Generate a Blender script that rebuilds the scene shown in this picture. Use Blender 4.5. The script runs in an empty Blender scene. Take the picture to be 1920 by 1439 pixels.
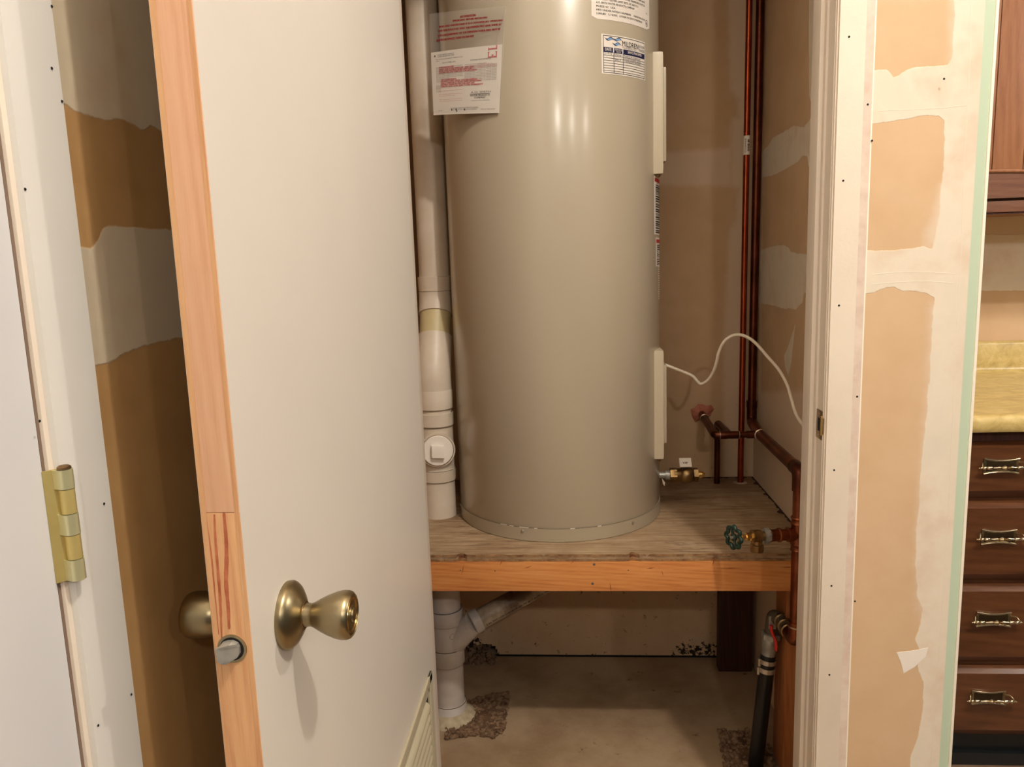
import bpy, bmesh, math, random
import numpy as np
from mathutils import Vector, Matrix
random.seed(7); rng = np.random.default_rng(7)
scn = bpy.context.scene
col = scn.collection
PI = math.pi

# ------------------------------------------------------------------ camera
H = 1.30
FPX = 1424.6
_c = np.array([960, 719.5]); _D = np.array([1065, 490.]); _V = np.array([1260, 9700.])
def _n(v): return v/np.linalg.norm(v)
_dy = _n(np.array([*(_D-_c), FPX])); _dd = _n(np.array([*(_V-_c), FPX])); _dd = _n(_dd-_dy*(_dd@_dy))
_dx = np.cross(_dd, _dy)
R_ = np.stack([_dx, _dy, -_dd], 1)                    # world -> camera (right, down, forward)
cam_d = bpy.data.cameras.new('camera'); cam = bpy.data.objects.new('camera', cam_d); col.objects.link(cam)
cam_d.sensor_width = 36; cam_d.lens = 36*FPX/1920; cam_d.clip_start = .02
M = Matrix(((R_[0][0], -R_[1][0], -R_[2][0], 0), (R_[0][1], -R_[1][1], -R_[2][1], 0),
            (R_[0][2], -R_[1][2], -R_[2][2], H), (0, 0, 0, 1)))
cam.matrix_world = M
scn.camera = cam
# surveying helpers: which point of a real wall / plane was measured in the photograph
def ray(px, py): return R_.T@np.array([px-_c[0], py-_c[1], FPX])
def aX(px, py, X): r = ray(px, py); return Vector(r*X/r[0])+Vector((0, 0, H))
def aY(px, py, Y): r = ray(px, py); return Vector(r*Y/r[1])+Vector((0, 0, H))
def aZ(px, py, Z): r = ray(px, py); return Vector(r*(Z-H)/r[2])+Vector((0, 0, H))

# ------------------------------------------------------------------ world, lamps, exposure
def lin(c):
    out = []
    for v in c[:3]:
        v = v/255.
        out.append(v/12.92 if v <= .04045 else ((v+.055)/1.055)**2.4)
    return (*out, 1)
w = bpy.data.worlds.new('world'); scn.world = w; w.use_nodes = True
bg = w.node_tree.nodes['Background']; bg.inputs[0].default_value = (1.0, .95, .90, 1); bg.inputs[1].default_value = .08
def lamp(name, loc, e, size, colr):
    d = bpy.data.lights.new(name, 'POINT'); d.energy = e; d.shadow_soft_size = size; d.color = colr
    o = bpy.data.objects.new(name, d); o.location = loc; col.objects.link(o)
    return o
WARM = (1.0, .92, .825)
lamp('ceiling_bulb', (.82, .04, 3.12), 125, .04, WARM)
lamp('fixture_bulb', (.45, -1.35, 2.22), 38, .04, WARM)
lamp('fixture_bulb', (1.35, -1.35, 2.20), 26, .04, WARM)
lamp('fixture_bulb', (2.15, -.95, 2.20), 22, .04, WARM)
lamp('kitchen_bulb', (2.5, 1.24, 2.25), 75, .05, WARM)
scn.view_settings.view_transform = 'Standard'; scn.view_settings.look = 'None'
scn.view_settings.gamma = 1; scn.view_settings.use_curve_mapping = False
scn.view_settings.exposure = -0.13

# ------------------------------------------------------------------ materials
MT = {}
def base_mat(name, c, rough=.6, metal=0, spec=.5):
    m = bpy.data.materials.new(name); m.use_nodes = True
    b = m.node_tree.nodes['Principled BSDF']
    b.inputs['Base Color'].default_value = lin(c); b.inputs['Roughness'].default_value = rough
    b.inputs['Metallic'].default_value = metal; b.inputs['Specular IOR Level'].default_value = spec
    MT[name] = m; return m, m.node_tree, b
def N(nt, t, **k):
    n = nt.nodes.new(t)
    for a, v in k.items(): setattr(n, a, v)
    return n
def coords(nt, scale=(1, 1, 1), rot=(0, 0, 0)):
    tc = N(nt, 'ShaderNodeTexCoord'); mp = N(nt, 'ShaderNodeMapping')
    mp.inputs['Scale'].default_value = scale; mp.inputs['Rotation'].default_value = rot
    nt.links.new(tc.outputs['Object'], mp.inputs['Vector']); return mp.outputs[0]
def noise(nt, vec, scale, detail=4, rough=.6, dist=0):
    n = N(nt, 'ShaderNodeTexNoise'); n.inputs['Scale'].default_value = scale; n.inputs['Detail'].default_value = detail
    n.inputs['Roughness'].default_value = rough; n.inputs['Distortion'].default_value = dist
    nt.links.new(vec, n.inputs['Vector']); return n.outputs['Fac']
def ramp(nt, fac, stops, interp='LINEAR'):
    r = N(nt, 'ShaderNodeValToRGB'); e = r.color_ramp.elements; r.color_ramp.interpolation = interp
    while len(e) < len(stops): e.new(.5)
    for i, (p, c) in enumerate(stops):
        e[i].position = p; e[i].color = c if len(c) == 4 else lin(c)
    nt.links.new(fac, r.inputs[0]); return r.outputs[0]
def mix(nt, fac, a, b, mode='MIX'):
    m = N(nt, 'ShaderNodeMix', data_type='RGBA', blend_type=mode)
    for s, v in ((m.inputs[0], fac), (m.inputs[6], a), (m.inputs[7], b)):
        if hasattr(v, 'links') or hasattr(v, 'is_linked'): nt.links.new(v, s)
        elif isinstance(v, (int, float)): s.default_value = v
        else: s.default_value = v if len(v) == 4 else lin(v)
    return m.outputs[2]
def math_(nt, op, a, b=0, c=0):
    m = N(nt, 'ShaderNodeMath', operation=op)
    for s, v in zip(m.inputs, (a, b, c)):
        if hasattr(v, 'is_linked'): nt.links.new(v, s)
        else: s.default_value = v
    return m.outputs[0]
def bump(nt, b, h, strength=.2, dist=.01):
    n = N(nt, 'ShaderNodeBump'); n.inputs['Strength'].default_value = strength; n.inputs['Distance'].default_value = dist
    nt.links.new(h, n.inputs['Height']); nt.links.new(n.outputs[0], b.inputs['Normal'])
def simple(name, c, rough=.5, metal=0, var=0, vscale=8, bmp=0, bscale=60, spec=.5, c2=None, lo=.35, hi=.7):
    m, nt, b = base_mat(name, c, rough, metal, spec)
    v = coords(nt)
    if var or c2:
        f = noise(nt, v, vscale, 5)
        c2 = c2 or tuple(x*(1-var) for x in c)
        nt.links.new(ramp(nt, f, [(lo, c2), (hi, c)]), b.inputs['Base Color'])
    if bmp: bump(nt, b, noise(nt, v, bscale, 3), bmp, .002)
    return m
def wood(name, c1, c2, c3, grain=(1, 1, 1), rough=.45, scale=14, spec=.4, fine=90):
    m, nt, b = base_mat(name, c1, rough, 0, spec)
    v = coords(nt, grain)
    f = noise(nt, v, scale, 5, .62, .6)
    g = noise(nt, v, fine, 3, .7)
    wv = N(nt, 'ShaderNodeTexWave', wave_type='BANDS', bands_direction='DIAGONAL'); wv.inputs['Scale'].default_value = scale*.9
    wv.inputs['Distortion'].default_value = 5; wv.inputs['Detail'].default_value = 2
    nt.links.new(v, wv.inputs['Vector'])
    k = math_(nt, 'ADD', math_(nt, 'MULTIPLY', f, .66), math_(nt, 'MULTIPLY', wv.outputs['Fac'], .10))
    k = math_(nt, 'ADD', k, math_(nt, 'MULTIPLY', g, .25))
    nt.links.new(ramp(nt, k, [(.28, c3), (.48, c2), (.72, c1)]), b.inputs['Base Color'])
    bump(nt, b, k, .25, .0015)
    return m
PAPER, PAPER2, MUD = (208, 178, 144), (198, 166, 130), (224, 213, 194)
def drywall(name, paper=PAPER, paper2=PAPER2, mud=MUD, haze=(222, 200, 176), extra=None, dirt=0.):
    # masks are signed distances (metres) stored on the wall's vertices; positive = joint compound / haze
    m, nt, b = base_mat(name, paper, .85, 0, .25)
    v = coords(nt)
    n1 = noise(nt, v, 45, 5, .6); n2 = noise(nt, v, 9, 4, .6); n3 = noise(nt, v, 260, 2)
    pc = ramp(nt, n2, [(.3, paper2), (.7, paper)])
    def mask(attr, amp, width):
        a = N(nt, 'ShaderNodeAttribute', attribute_name=attr)
        s = math_(nt, 'ADD', a.outputs['Fac'], math_(nt, 'MULTIPLY', math_(nt, 'SUBTRACT', n1, .5), amp))
        mr = N(nt, 'ShaderNodeMapRange', interpolation_type='SMOOTHSTEP'); mr.inputs['From Min'].default_value = -width
        mr.inputs['From Max'].default_value = width
        nt.links.new(s, mr.inputs['Value']); return mr.outputs[0]
    hz = mask('haze', .02, .012); md = mask('mud', .008, .0012)
    c = mix(nt, math_(nt, 'MULTIPLY', hz, .75), pc, haze)
    mc = ramp(nt, n2, [(.3, tuple(x*k for x, k in zip(mud, (.955, .92, .90)))), (.5, mud), (.72, tuple(x*k for x, k in zip(mud, (.96, .97, .97))))])
    c = mix(nt, math_(nt, 'MULTIPLY', md, .93), c, mc)
    if extra:
        gm = mask('green', .001, .0008); c = mix(nt, gm, c, extra)
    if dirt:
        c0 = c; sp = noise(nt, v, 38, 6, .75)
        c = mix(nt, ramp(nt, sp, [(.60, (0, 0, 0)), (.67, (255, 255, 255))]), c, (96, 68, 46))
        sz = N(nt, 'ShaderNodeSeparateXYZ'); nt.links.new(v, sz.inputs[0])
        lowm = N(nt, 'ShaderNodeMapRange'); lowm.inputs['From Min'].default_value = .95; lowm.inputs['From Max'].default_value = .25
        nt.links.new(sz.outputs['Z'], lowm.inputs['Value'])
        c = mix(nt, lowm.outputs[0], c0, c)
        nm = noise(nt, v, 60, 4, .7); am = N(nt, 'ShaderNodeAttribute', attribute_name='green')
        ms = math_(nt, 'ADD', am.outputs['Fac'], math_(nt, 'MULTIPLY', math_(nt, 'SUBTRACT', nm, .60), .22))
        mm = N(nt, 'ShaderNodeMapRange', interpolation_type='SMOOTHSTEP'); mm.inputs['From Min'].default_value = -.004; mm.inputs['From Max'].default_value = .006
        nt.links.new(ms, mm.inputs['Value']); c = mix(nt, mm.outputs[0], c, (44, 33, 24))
        pass
    nt.links.new(c, b.inputs['Base Color'])
    hgt = math_(nt, 'ADD', math_(nt, 'MULTIPLY', md, 1.0), math_(nt, 'MULTIPLY', n3, .12))
    hgt = math_(nt, 'ADD', hgt, math_(nt, 'MULTIPLY', n1, .3))
    bump(nt, b, hgt, .35, .0016)
    return m
drywall('closet_board')
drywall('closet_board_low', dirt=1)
drywall('side_board', paper=(176, 138, 90), paper2=(160, 122, 76), mud=(196, 182, 158), haze=(196, 168, 138))  # browner board; paper and mud also toned down for the open door's shade
drywall('front_board', paper=(212, 182, 148), paper2=(204, 172, 136), mud=(228, 217, 200), haze=(220, 202, 182), extra=(190, 207, 184))
simple('board_plain', PAPER, .85, c2=PAPER2, vscale=7, bmp=.1, bscale=200)
simple('ceiling_paint', (235, 228, 215), .9)
simple('white_gloss', (226, 214, 200), .42, var=.03, vscale=3, bmp=.08, bscale=300)
simple('casing_cool', (224, 221, 215), .42, var=.03, vscale=3, bmp=.08, bscale=300)
simple('cool_white', (216, 216, 218), .5, var=.02, vscale=4)
simple('door_white', (221, 214, 204), .40, var=.025, vscale=2.2, bmp=.06, bscale=40)
m, nt, b = base_mat('casing_white', (229, 219, 204), .5)
v = coords(nt); f = noise(nt, v, 3, 5)
nt.links.new(ramp(nt, f, [(.3, (218, 204, 188)), (.7, (232, 220, 203))]), b.inputs['Base Color']); bump(nt, b, noise(nt, v, 160, 3), .15, .002)
simple('casing_stain', (208, 184, 170), .7, c2=(224, 208, 192), vscale=30)
simple('primer_gap', (246, 238, 222), .6)
simple('brown_gap', (60, 45, 34), .9)
wood('pine_upper', (230, 186, 150), (222, 172, 136), (210, 156, 120), (7, 7, .35), .55, 9)
wood('pine_lower', (220, 176, 128), (210, 160, 114), (188, 128, 84), (7, 7, .3), .55, 8)
simple('red_streak', (160, 78, 48), .6, c2=(196, 118, 78), vscale=60)
wood('fir_beam', (218, 156, 96), (204, 134, 74), (176, 102, 54), (.5, 5, 7), .5, 10, fine=60)
wood('fir_post', (178, 116, 66), (160, 98, 54), (126, 70, 38), (6, 6, .4), .55, 9)
wood('dark_post', (84, 46, 34), (66, 36, 28), (50, 28, 22), (6, 6, .4), .6, 9)
m, nt, b = base_mat('plywood', (196, 168, 130), .75)
v = coords(nt, (.35, 4, 1)); v0 = coords(nt)
g = noise(nt, v, 16, 6, .7, .8); d_ = noise(nt, v0, 3.2, 5, .7)
c = ramp(nt, g, [(.28, (106, 78, 54)), (.42, (158, 132, 102)), (.62, (188, 166, 136))])
sx = N(nt, 'ShaderNodeSeparateXYZ'); nt.links.new(v0, sx.inputs[0])
c = mix(nt, ramp(nt, d_, [(.40, (0, 0, 0)), (.60, (190, 190, 190))]), c, (128, 98, 68))
dk = noise(nt, coords(nt, (.5, 2.6, 1)), 11, 6, .75, 1.5); c = mix(nt, ramp(nt, dk, [(.54, (0, 0, 0)), (.66, (200, 200, 200))]), c, (92, 62, 38))
wet = math_(nt, 'ADD', math_(nt, 'MULTIPLY', sx.outputs['Y'], 1.0), math_(nt, 'MULTIPLY', noise(nt, v0, 9, 5, .7), .55))
c = mix(nt, ramp(nt, wet, [(.62, (0, 0, 0)), (.92, (210, 210, 210))]), c, (104, 72, 46))
nt.links.new(c, b.inputs['Base Color']); bump(nt, b, g, .3, .002)
simple('ply_edge', (178, 140, 98), .8, c2=(112, 76, 46), vscale=40)
simple('mould_brown', (70, 46, 30), .9, c2=(44, 30, 20), vscale=60)
simple('ply_edge_red', (150, 88, 56), .8, c2=(96, 54, 34), vscale=60)
simple('knot', (120, 62, 28), .6, c2=(160, 90, 44), vscale=80)
# water heater
m, nt, b = base_mat('heater_paint', (186, 175, 154), .29)
b.inputs['Coat Weight'].default_value = .5; b.inputs['Coat Roughness'].default_value = .17
v = coords(nt, (1, 1, .12)); bump(nt, b, noise(nt, v, 26, 3), .05, .004)
simple('heater_trim', (168, 156, 134), .35)
simple('seam_dark', (92, 80, 64), .6)
simple('cover_cream', (192, 179, 154), .4)
simple('screw_metal', (200, 196, 188), .3, .9)
simple('label_paper', (238, 230, 220), .5, spec=.3)
simple('print_black', (38, 34, 34), .7)
simple('print_grey', (118, 108, 104), .7)
simple('print_red', (196, 40, 52), .6)
simple('print_navy', (22, 28, 70), .6)
simple('print_blue', (120, 160, 205), .6)
simple('print_maroon', (146, 40, 44), .6)
simple('print_pink', (228, 120, 128), .7)
m, nt, b = base_mat('clear_plastic', (214, 208, 198), .18)
b.inputs['Transmission Weight'].default_value = 0; b.inputs['Alpha'].default_value = .22
# plumbing
def copper(name, c, c2, rough=.32, vs=14, metal=1):
    m = simple(name, c, rough, metal, vscale=vs, c2=c2, bmp=.1, bscale=80); return m
copper('copper_bright', (176, 88, 58), (140, 60, 38), .32, 10)
copper('copper_dark', (116, 64, 46), (76, 42, 32), .38, 12)
copper('copper_riser', (158, 92, 62), (104, 56, 38), .36, 16)
simple('solder', (196, 178, 160), .35, 1)
simple('escutcheon_foam', (200, 128, 104), .8, c2=(170, 100, 78), vscale=40, bmp=.3)
simple('valve_brass', (172, 144, 102), .34, 1, c2=(112, 88, 58), vscale=24)
simple('bright_brass', (238, 204, 132), .2, 1)
simple('galvanised', (186, 184, 176), .42, .45, c2=(142, 140, 132), vscale=30)
simple('green_wheel', (5, 40, 28), .5)
simple('red_lever', (214, 46, 36), .4)
simple('black_poly', (16, 16, 18), .35)
simple('clamp_steel', (200, 192, 180), .35, .8)
simple('pvc', (220, 208, 192), .42, c2=(204, 190, 170), vscale=9, lo=.3)
simple('pvc_low', (214, 206, 198), .45, c2=(190, 176, 160), vscale=7, lo=.32, hi=.6)
simple('pvc_old', (206, 192, 150), .45, c2=(196, 180, 136), vscale=9)
simple('pvc_dirty', (196, 180, 156), .5, c2=(110, 88, 66), vscale=9, lo=.38, hi=.58)
simple('joint_brown', (96, 78, 58), .7)
simple('glue_purple', (120, 100, 84), .6)
simple('cord_white', (232, 222, 204), .45)
simple('aged_brass', (168, 154, 122), .33, 1, c2=(140, 126, 96), vscale=10)
simple('recess_shade', (70, 58, 40), .4, .8)
simple('pull_metal', (226, 212, 184), .22, 1, c2=(190, 172, 136), vscale=30)
simple('hinge_brass', (222, 206, 140), .38, .55, c2=(206, 184, 112), vscale=12)
simple('hinge_wrap', (214, 210, 166), .3, .6)
simple('grille_beige', (176, 167, 142), .42)
simple('void_black', (12, 9, 7), .9)
m, nt, b = base_mat('concrete', (170, 146, 116), .8, 0, .3)
v = coords(nt); f = noise(nt, v, 2.6, 7, .65); g = noise(nt, v, 26, 6, .7)
c = ramp(nt, f, [(.32, (134, 106, 78)), (.55, (172, 148, 118)), (.75, (186, 164, 136))])
c = mix(nt, ramp(nt, g, [(.63, (0, 0, 0)), (.74, (255, 255, 255))]), c, (92, 66, 44))
nt.links.new(c, b.inputs['Base Color']); bump(nt, b, g, .35, .004)
simple('earth', (118, 86, 58), .95, c2=(70, 48, 32), vscale=50, bmp=.8, bscale=90)
simple('stone_a', (150, 120, 92), .9, c2=(96, 70, 48), vscale=70)
simple('mortar', (206, 192, 164), .9, c2=(176, 158, 128), vscale=60, bmp=.6, bscale=120)
wood('cab_lower', (108, 68, 40), (90, 54, 31), (68, 39, 23), (.6, 4, 5), .28, 6, spec=.6)
wood('cab_upper', (160, 112, 76), (144, 96, 64), (122, 78, 50), (5, 5, .5), .42, 7)
wood('cab_rail', (128, 90, 70), (112, 76, 58), (90, 60, 46), (.5, 5, 6), .42, 7)
m, nt, b = base_mat('laminate', (196, 166, 92), .35)
v = coords(nt, (1, 1.6, 1)); f = noise(nt, v, 15, 7, .7, 1.2); g = noise(nt, v, 55, 4, .7)
c = ramp(nt, f, [(.32, (150, 122, 62)), (.5, (190, 164, 96)), (.66, (210, 186, 122)), (.75, (194, 162, 88))])
c = mix(nt, math_(nt, 'MULTIPLY', g, .4), c, (230, 214, 158)); nt.links.new(c, b.inputs['Base Color'])
simple('kick_black', (24, 28, 30), .3)
wood('plank_floor', (140, 118, 98), (120, 98, 80), (92, 72, 58), (.8, 5, 5), .5, 9)

# ------------------------------------------------------------------ mesh builder
class MB:
    def __init__(s): s.v = []; s.f = []
    def add(s, vs, fs):
        o = len(s.v); s.v += [tuple(x) for x in vs]; s.f += [tuple(i+o for i in f) for f in fs]; return s
    def box(s, x0, x1, y0, y1, z0, z1, bev=0):
        if bev:
            bm = bmesh.new(); bmesh.ops.create_cube(bm, size=1)
            for q in bm.verts: q.co = Vector(((x0+x1)/2+q.co.x*(x1-x0), (y0+y1)/2+q.co.y*(y1-y0), (z0+z1)/2+q.co.z*(z1-z0)))
            bmesh.ops.bevel(bm, geom=bm.edges[:], offset=bev, segments=2, affect='EDGES', profile=.7)
            return s.bm(bm)
        vs = [(x, y, z) for z in (z0, z1) for y in (y0, y1) for x in (x0, x1)]
        return s.add(vs, [(0, 2, 3, 1), (4, 5, 7, 6), (0, 1, 5, 4), (2, 6, 7, 3), (0, 4, 6, 2), (1, 3, 7, 5)])
    def bm(s, bm, mat=None):
        bm.verts.index_update()
        s.add([(mat@q.co) if mat else q.co for q in bm.verts], [[q.index for q in f.verts] for f in bm.faces]); bm.free(); return s
    def obox(s, c, ux, uy, uz, bev=0):      # half-axes as vectors
        t = MB().box(-1, 1, -1, 1, -1, 1) if not bev else None
        if bev:
            lx, ly, lz = Vector(ux).length, Vector(uy).length, Vector(uz).length
            t = MB().box(-lx, lx, -ly, ly, -lz, lz, bev)
            a, b_, c_ = Vector(ux).normalized(), Vector(uy).normalized(), Vector(uz).normalized()
            return s.add([Vector(c)+a*p[0]+b_*p[1]+c_*p[2] for p in t.v], t.f)
        return s.add([Vector(c)+Vector(ux)*p[0]+Vector(uy)*p[1]+Vector(uz)*p[2] for p in t.v], t.f)
    def lathe(s, o, ax, prof, n=32, cap=True):     # prof: (distance along axis, radius)
        o = Vector(o); ax = Vector(ax).normalized()
        a = ax.cross(Vector((0, 0, 1)) if abs(ax.z) < .9 else Vector((1, 0, 0))).normalized(); b_ = ax.cross(a)
        vs = []; fs = []
        for d, r in prof:
            for i in range(n):
                t = 2*PI*i/n; vs.append(o+ax*d+a*(r*math.cos(t))+b_*(r*math.sin(t)))
        for k in range(len(prof)-1):
            for i in range(n):
                j = (i+1) % n; fs.append((k*n+i, k*n+j, (k+1)*n+j, (k+1)*n+i))
        if cap: fs.append(tuple(range(n))[::-1]); fs.append(tuple((len(prof)-1)*n+i for i in range(n)))
        return s.add(vs, fs)
    def cyl(s, p, q, r, n=20): p = Vector(p); q = Vector(q); return s.lathe(p, q-p, [(0, r), ((q-p).length, r)], n)
    def tube(s, pts, r, n=14, rad=None, flat=None):
        pts = [Vector(p) for p in pts]; m = len(pts); vs = []; fs = []
        up = None
        for i, p in enumerate(pts):
            t = (pts[min(i+1, m-1)]-pts[max(i-1, 0)]).normalized()
            if up is None:
                up = t.cross(Vector((0, 0, 1)) if abs(t.z) < .9 else Vector((1, 0, 0))).normalized()
            else: up = (up-t*up.dot(t)).normalized()
            b_ = t.cross(up); rr = rad[i] if rad else r; fl = flat[i] if flat else 1
            for k in range(n):
                a = 2*PI*k/n; vs.append(p+up*(rr*math.cos(a))+b_*(rr*fl*math.sin(a)))
        for i in range(m-1):
            for k in range(n):
                j = (k+1) % n; fs.append((i*n+k, i*n+j, (i+1)*n+j, (i+1)*n+k))
        fs.append(tuple(range(n))[::-1]); fs.append(tuple((m-1)*n+k for k in range(n)))
        return s.add(vs, fs)
    def prism(s, pts, d):
        n = len(pts); pts = [Vector(p) for p in pts]; d = Vector(d)
        vs = pts+[p+d for p in pts]
        fs = [tuple(range(n))[::-1], tuple(range(n, 2*n))]+[(i, (i+1) % n, n+(i+1) % n, n+i) for i in range(n)]
        return s.add(vs, fs)
def bend(p, c, q, r, n=8):        # rounded corner p-c-q
    p, c, q = Vector(p), Vector(c), Vector(q); a = c+(p-c).normalized()*r; b_ = c+(q-c).normalized()*r
    return [((1-t)**2)*a+2*t*(1-t)*c+t*t*b_ for t in [i/n for i in range(n+1)]]
def spline(pts, k=8):
    pts = [Vector(p) for p in pts]; P_ = [pts[0]]+pts+[pts[-1]]; out = []
    for i in range(1, len(P_)-2):
        for j in range(k):
            t = j/k; a, b_, c_, d = P_[i-1], P_[i], P_[i+1], P_[i+2]
            out.append(.5*((2*b_)+(c_-a)*t+(2*a-5*b_+4*c_-d)*t*t+(-a+3*b_-3*c_+d)*t**3))
    return out+[pts[-1]]
def world_base(o):
    b_ = Vector((0, 0, 0))
    while o is not None: b_ = b_+o.location; o = o.parent
    return b_
def obj(name, mb, mat, parent=None, smooth=True, angle=40, label=None, cat=None, group=None, kind=None, origin=None, sd=None):
    me = bpy.data.meshes.new(name)
    V_ = np.array(mb.v)
    if parent is not None: base = world_base(parent)
    else:
        base = Vector(origin) if origin is not None else Vector(((V_[:, 0].min()+V_[:, 0].max())/2, (V_[:, 1].min()+V_[:, 1].max())/2, V_[:, 2].min()))
    me.from_pydata([tuple(x) for x in (V_-np.array(base))], [], mb.f)
    bm = bmesh.new(); bm.from_mesh(me); bmesh.ops.recalc_face_normals(bm, faces=bm.faces); bm.to_mesh(me); bm.free()
    me.materials.append(MT[mat])
    if smooth:
        me.polygons.foreach_set('use_smooth', [True]*len(me.polygons)); me.set_sharp_from_angle(angle=math.radians(angle))
    o = bpy.data.objects.new(name, me); col.objects.link(o)
    if parent is not None: o.parent = parent
    else: o.location = base
    for k, v_ in (('label', label), ('category', cat), ('group', group), ('kind', kind)):
        if v_: o[k] = v_
    return o
def thing(name, loc, label=None, cat=None, group=None, kind=None):
    o = bpy.data.objects.new(name, None); o.location = loc; o.empty_display_size = .05; col.objects.link(o)
    for k, v_ in (('label', label), ('category', cat), ('group', group), ('kind', kind)):
        if v_: o[k] = v_
    return o
def struct(name, mb, mat, **k): return obj(name, mb, mat, kind='structure', **k)

# signed-distance masks on wall grids
def sdist(P, poly):
    poly = np.array(poly); n = len(poly); d = np.full(len(P), 1e9); ins = np.zeros(len(P), bool)
    for i in range(n):
        a = poly[i]; b_ = poly[(i+1) % n]; e = b_-a
        t = np.clip(((P-a)@e)/max(e@e, 1e-12), 0, 1)
        d = np.minimum(d, np.hypot(*(P-a-np.outer(t, e)).T))
        if abs(b_[1]-a[1]) > 1e-12:
            cr = ((a[1] > P[:, 1]) != (b_[1] > P[:, 1])) & (P[:, 0] < e[0]*(P[:, 1]-a[1])/(b_[1]-a[1])+a[0])
            ins ^= cr
    return np.where(ins, d, -d)
def wallgrid(name, axis, pos, u0, u1, z0, z1, step, thick, mat, masks, hide=None, parent=None, kind='structure'):
    """wall slab whose visible face is a fine grid; axis 'X' -> plane X=pos, u is Y; axis 'Y' -> plane Y=pos, u is X"""
    nu = max(1, int((u1-u0)/step)); nz = max(1, int((z1-z0)/step))
    U, Z = np.meshgrid(np.linspace(u0, u1, nu+1), np.linspace(z0, z1, nz+1))
    U = U.ravel(); Z = Z.ravel(); Pt = np.stack([U, Z], 1)
    V_ = np.stack([np.full_like(U, pos), U, Z], 1) if axis == 'X' else np.stack([U, np.full_like(U, pos), Z], 1)
    idx = np.arange(len(U)).reshape(nz+1, nu+1)
    F = np.stack([idx[:-1, :-1].ravel(), idx[:-1, 1:].ravel(), idx[1:, 1:].ravel(), idx[1:, :-1].ravel()], 1)
    keep = np.ones(len(F), bool)
    if hide is not None: keep = hide(Pt[F].mean(1))
    F = F[keep]
    # slab backing
    if axis == 'X': bx = MB().box(min(pos+thick*.02, pos+thick), max(pos+thick*.02, pos+thick), u0, u1, z0, z1)
    else: bx = MB().box(u0, u1, min(pos+thick*.02, pos+thick), max(pos+thick*.02, pos+thick), z0, z1)
    nV = len(V_)
    verts = V_.tolist()+([list(p) for p in bx.v] if hide is None else []); faces = F.tolist()+([[i+nV for i in f] for f in bx.f] if hide is None else [])
    base = np.array([V_[:, 0].mean(), V_[:, 1].mean(), z0]) if parent is None else np.array(world_base(parent))
    me = bpy.data.meshes.new(name); me.from_pydata([tuple(np.array(p)-base) for p in verts], [], faces)
    for an in ('mud', 'haze', 'green'):
        s = np.full(len(verts), -.5)
        for poly in masks.get(an, []):
            q = [((p.y if axis == 'X' else p.x), p.z) for p in poly]
            s[:nV] = np.maximum(s[:nV], sdist(Pt, q))
        for poly in masks.get('not_'+an, []):
            q = [((p.y if axis == 'X' else p.x), p.z) for p in poly]
            s[:nV] = np.minimum(s[:nV], -sdist(Pt, q))
        at = me.attributes.new(an, 'FLOAT', 'POINT'); at.data.foreach_set('value', s.astype(np.float32))
    me.materials.append(MT[mat])
    o = bpy.data.objects.new(name, me); col.objects.link(o)
    if parent is None: o.location = base.tolist()
    else: o.parent = parent
    if kind: o['kind'] = kind
    return o
# lettering: built-in font turned into flat mesh and mapped on to a surface
_tc = {}
def glyphs(s, align='LEFT'):
    if (s, align) not in _tc:
        cu = bpy.data.curves.new('t', 'FONT'); cu.body = s; cu.size = 1; cu.align_x = align; cu.resolution_u = 2
        ob = bpy.data.objects.new('t', cu); me = bpy.data.meshes.new_from_object(ob)
        _tc[(s, align)] = ([tuple(v_.co) for v_ in me.vertices], [tuple(p.vertices) for p in me.polygons])
        bpy.data.objects.remove(ob); bpy.data.meshes.remove(me); bpy.data.curves.remove(cu)
    return _tc[(s, align)]
def text(mb, s, u, v_, size, mapf, width=None, align='LEFT', rot=0, bold=0):
    vs, fs = glyphs(s, align)
    if not vs: return
    xs = [p[0] for p in vs]; k = 1
    if width: k = width/max(1e-6, (max(xs)-min(xs))*size)
    cr, sr = math.cos(rot), math.sin(rot)
    for off in ([0] if not bold else [-bold, 0, bold]):
        mb.add([mapf(u+(p[0]*size*k+off)*cr-(p[1]*size)*sr, v_+(p[0]*size*k+off)*sr+p[1]*size*cr) for p in vs], fs)
def strip(mb, u0, v0, u1, v1, mapf, n=6):
    vs = []; fs = []
    for i in range(n+1):
        u = u0+(u1-u0)*i/n; vs += [mapf(u, v0), mapf(u, v1)]
    for i in range(n): fs.append((2*i, 2*i+2, 2*i+3, 2*i+1))
    mb.add(vs, fs)

# ================================================================== STRUCTURE
FZ = -.015          # floor level
CEIL = 3.25  # unseen hall ceiling, set high so the ceiling bulb lights more evenly
YF0, YF1 = 1.38, 1.495      # closet front wall
YB = 2.388                  # closet back wall
XR = .572                   # closet right wall
XL = -.412                  # side wall on the left
YK = 2.464                  # kitchen back wall
struct('ceiling', MB().box(-1.0, 2.8, -2.2, 2.7, CEIL, CEIL+.1), 'ceiling_paint')
struct('floor', MB().box(-1.2, .66, -2.2, 2.6, FZ-.06, FZ), 'concrete')
fl = struct('floor_kitchen', MB().box(.66, 2.8, -2.2, 2.7, FZ-.06, FZ-.055), 'brown_gap'); fl.name = 'floor'
for i in range(9):
    y0 = 1.30+i*.15; obj('plank', MB().box(.661, 2.7, y0+.001, y0+.149, FZ-.055, FZ, .001), 'plank_floor', fl)
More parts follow.
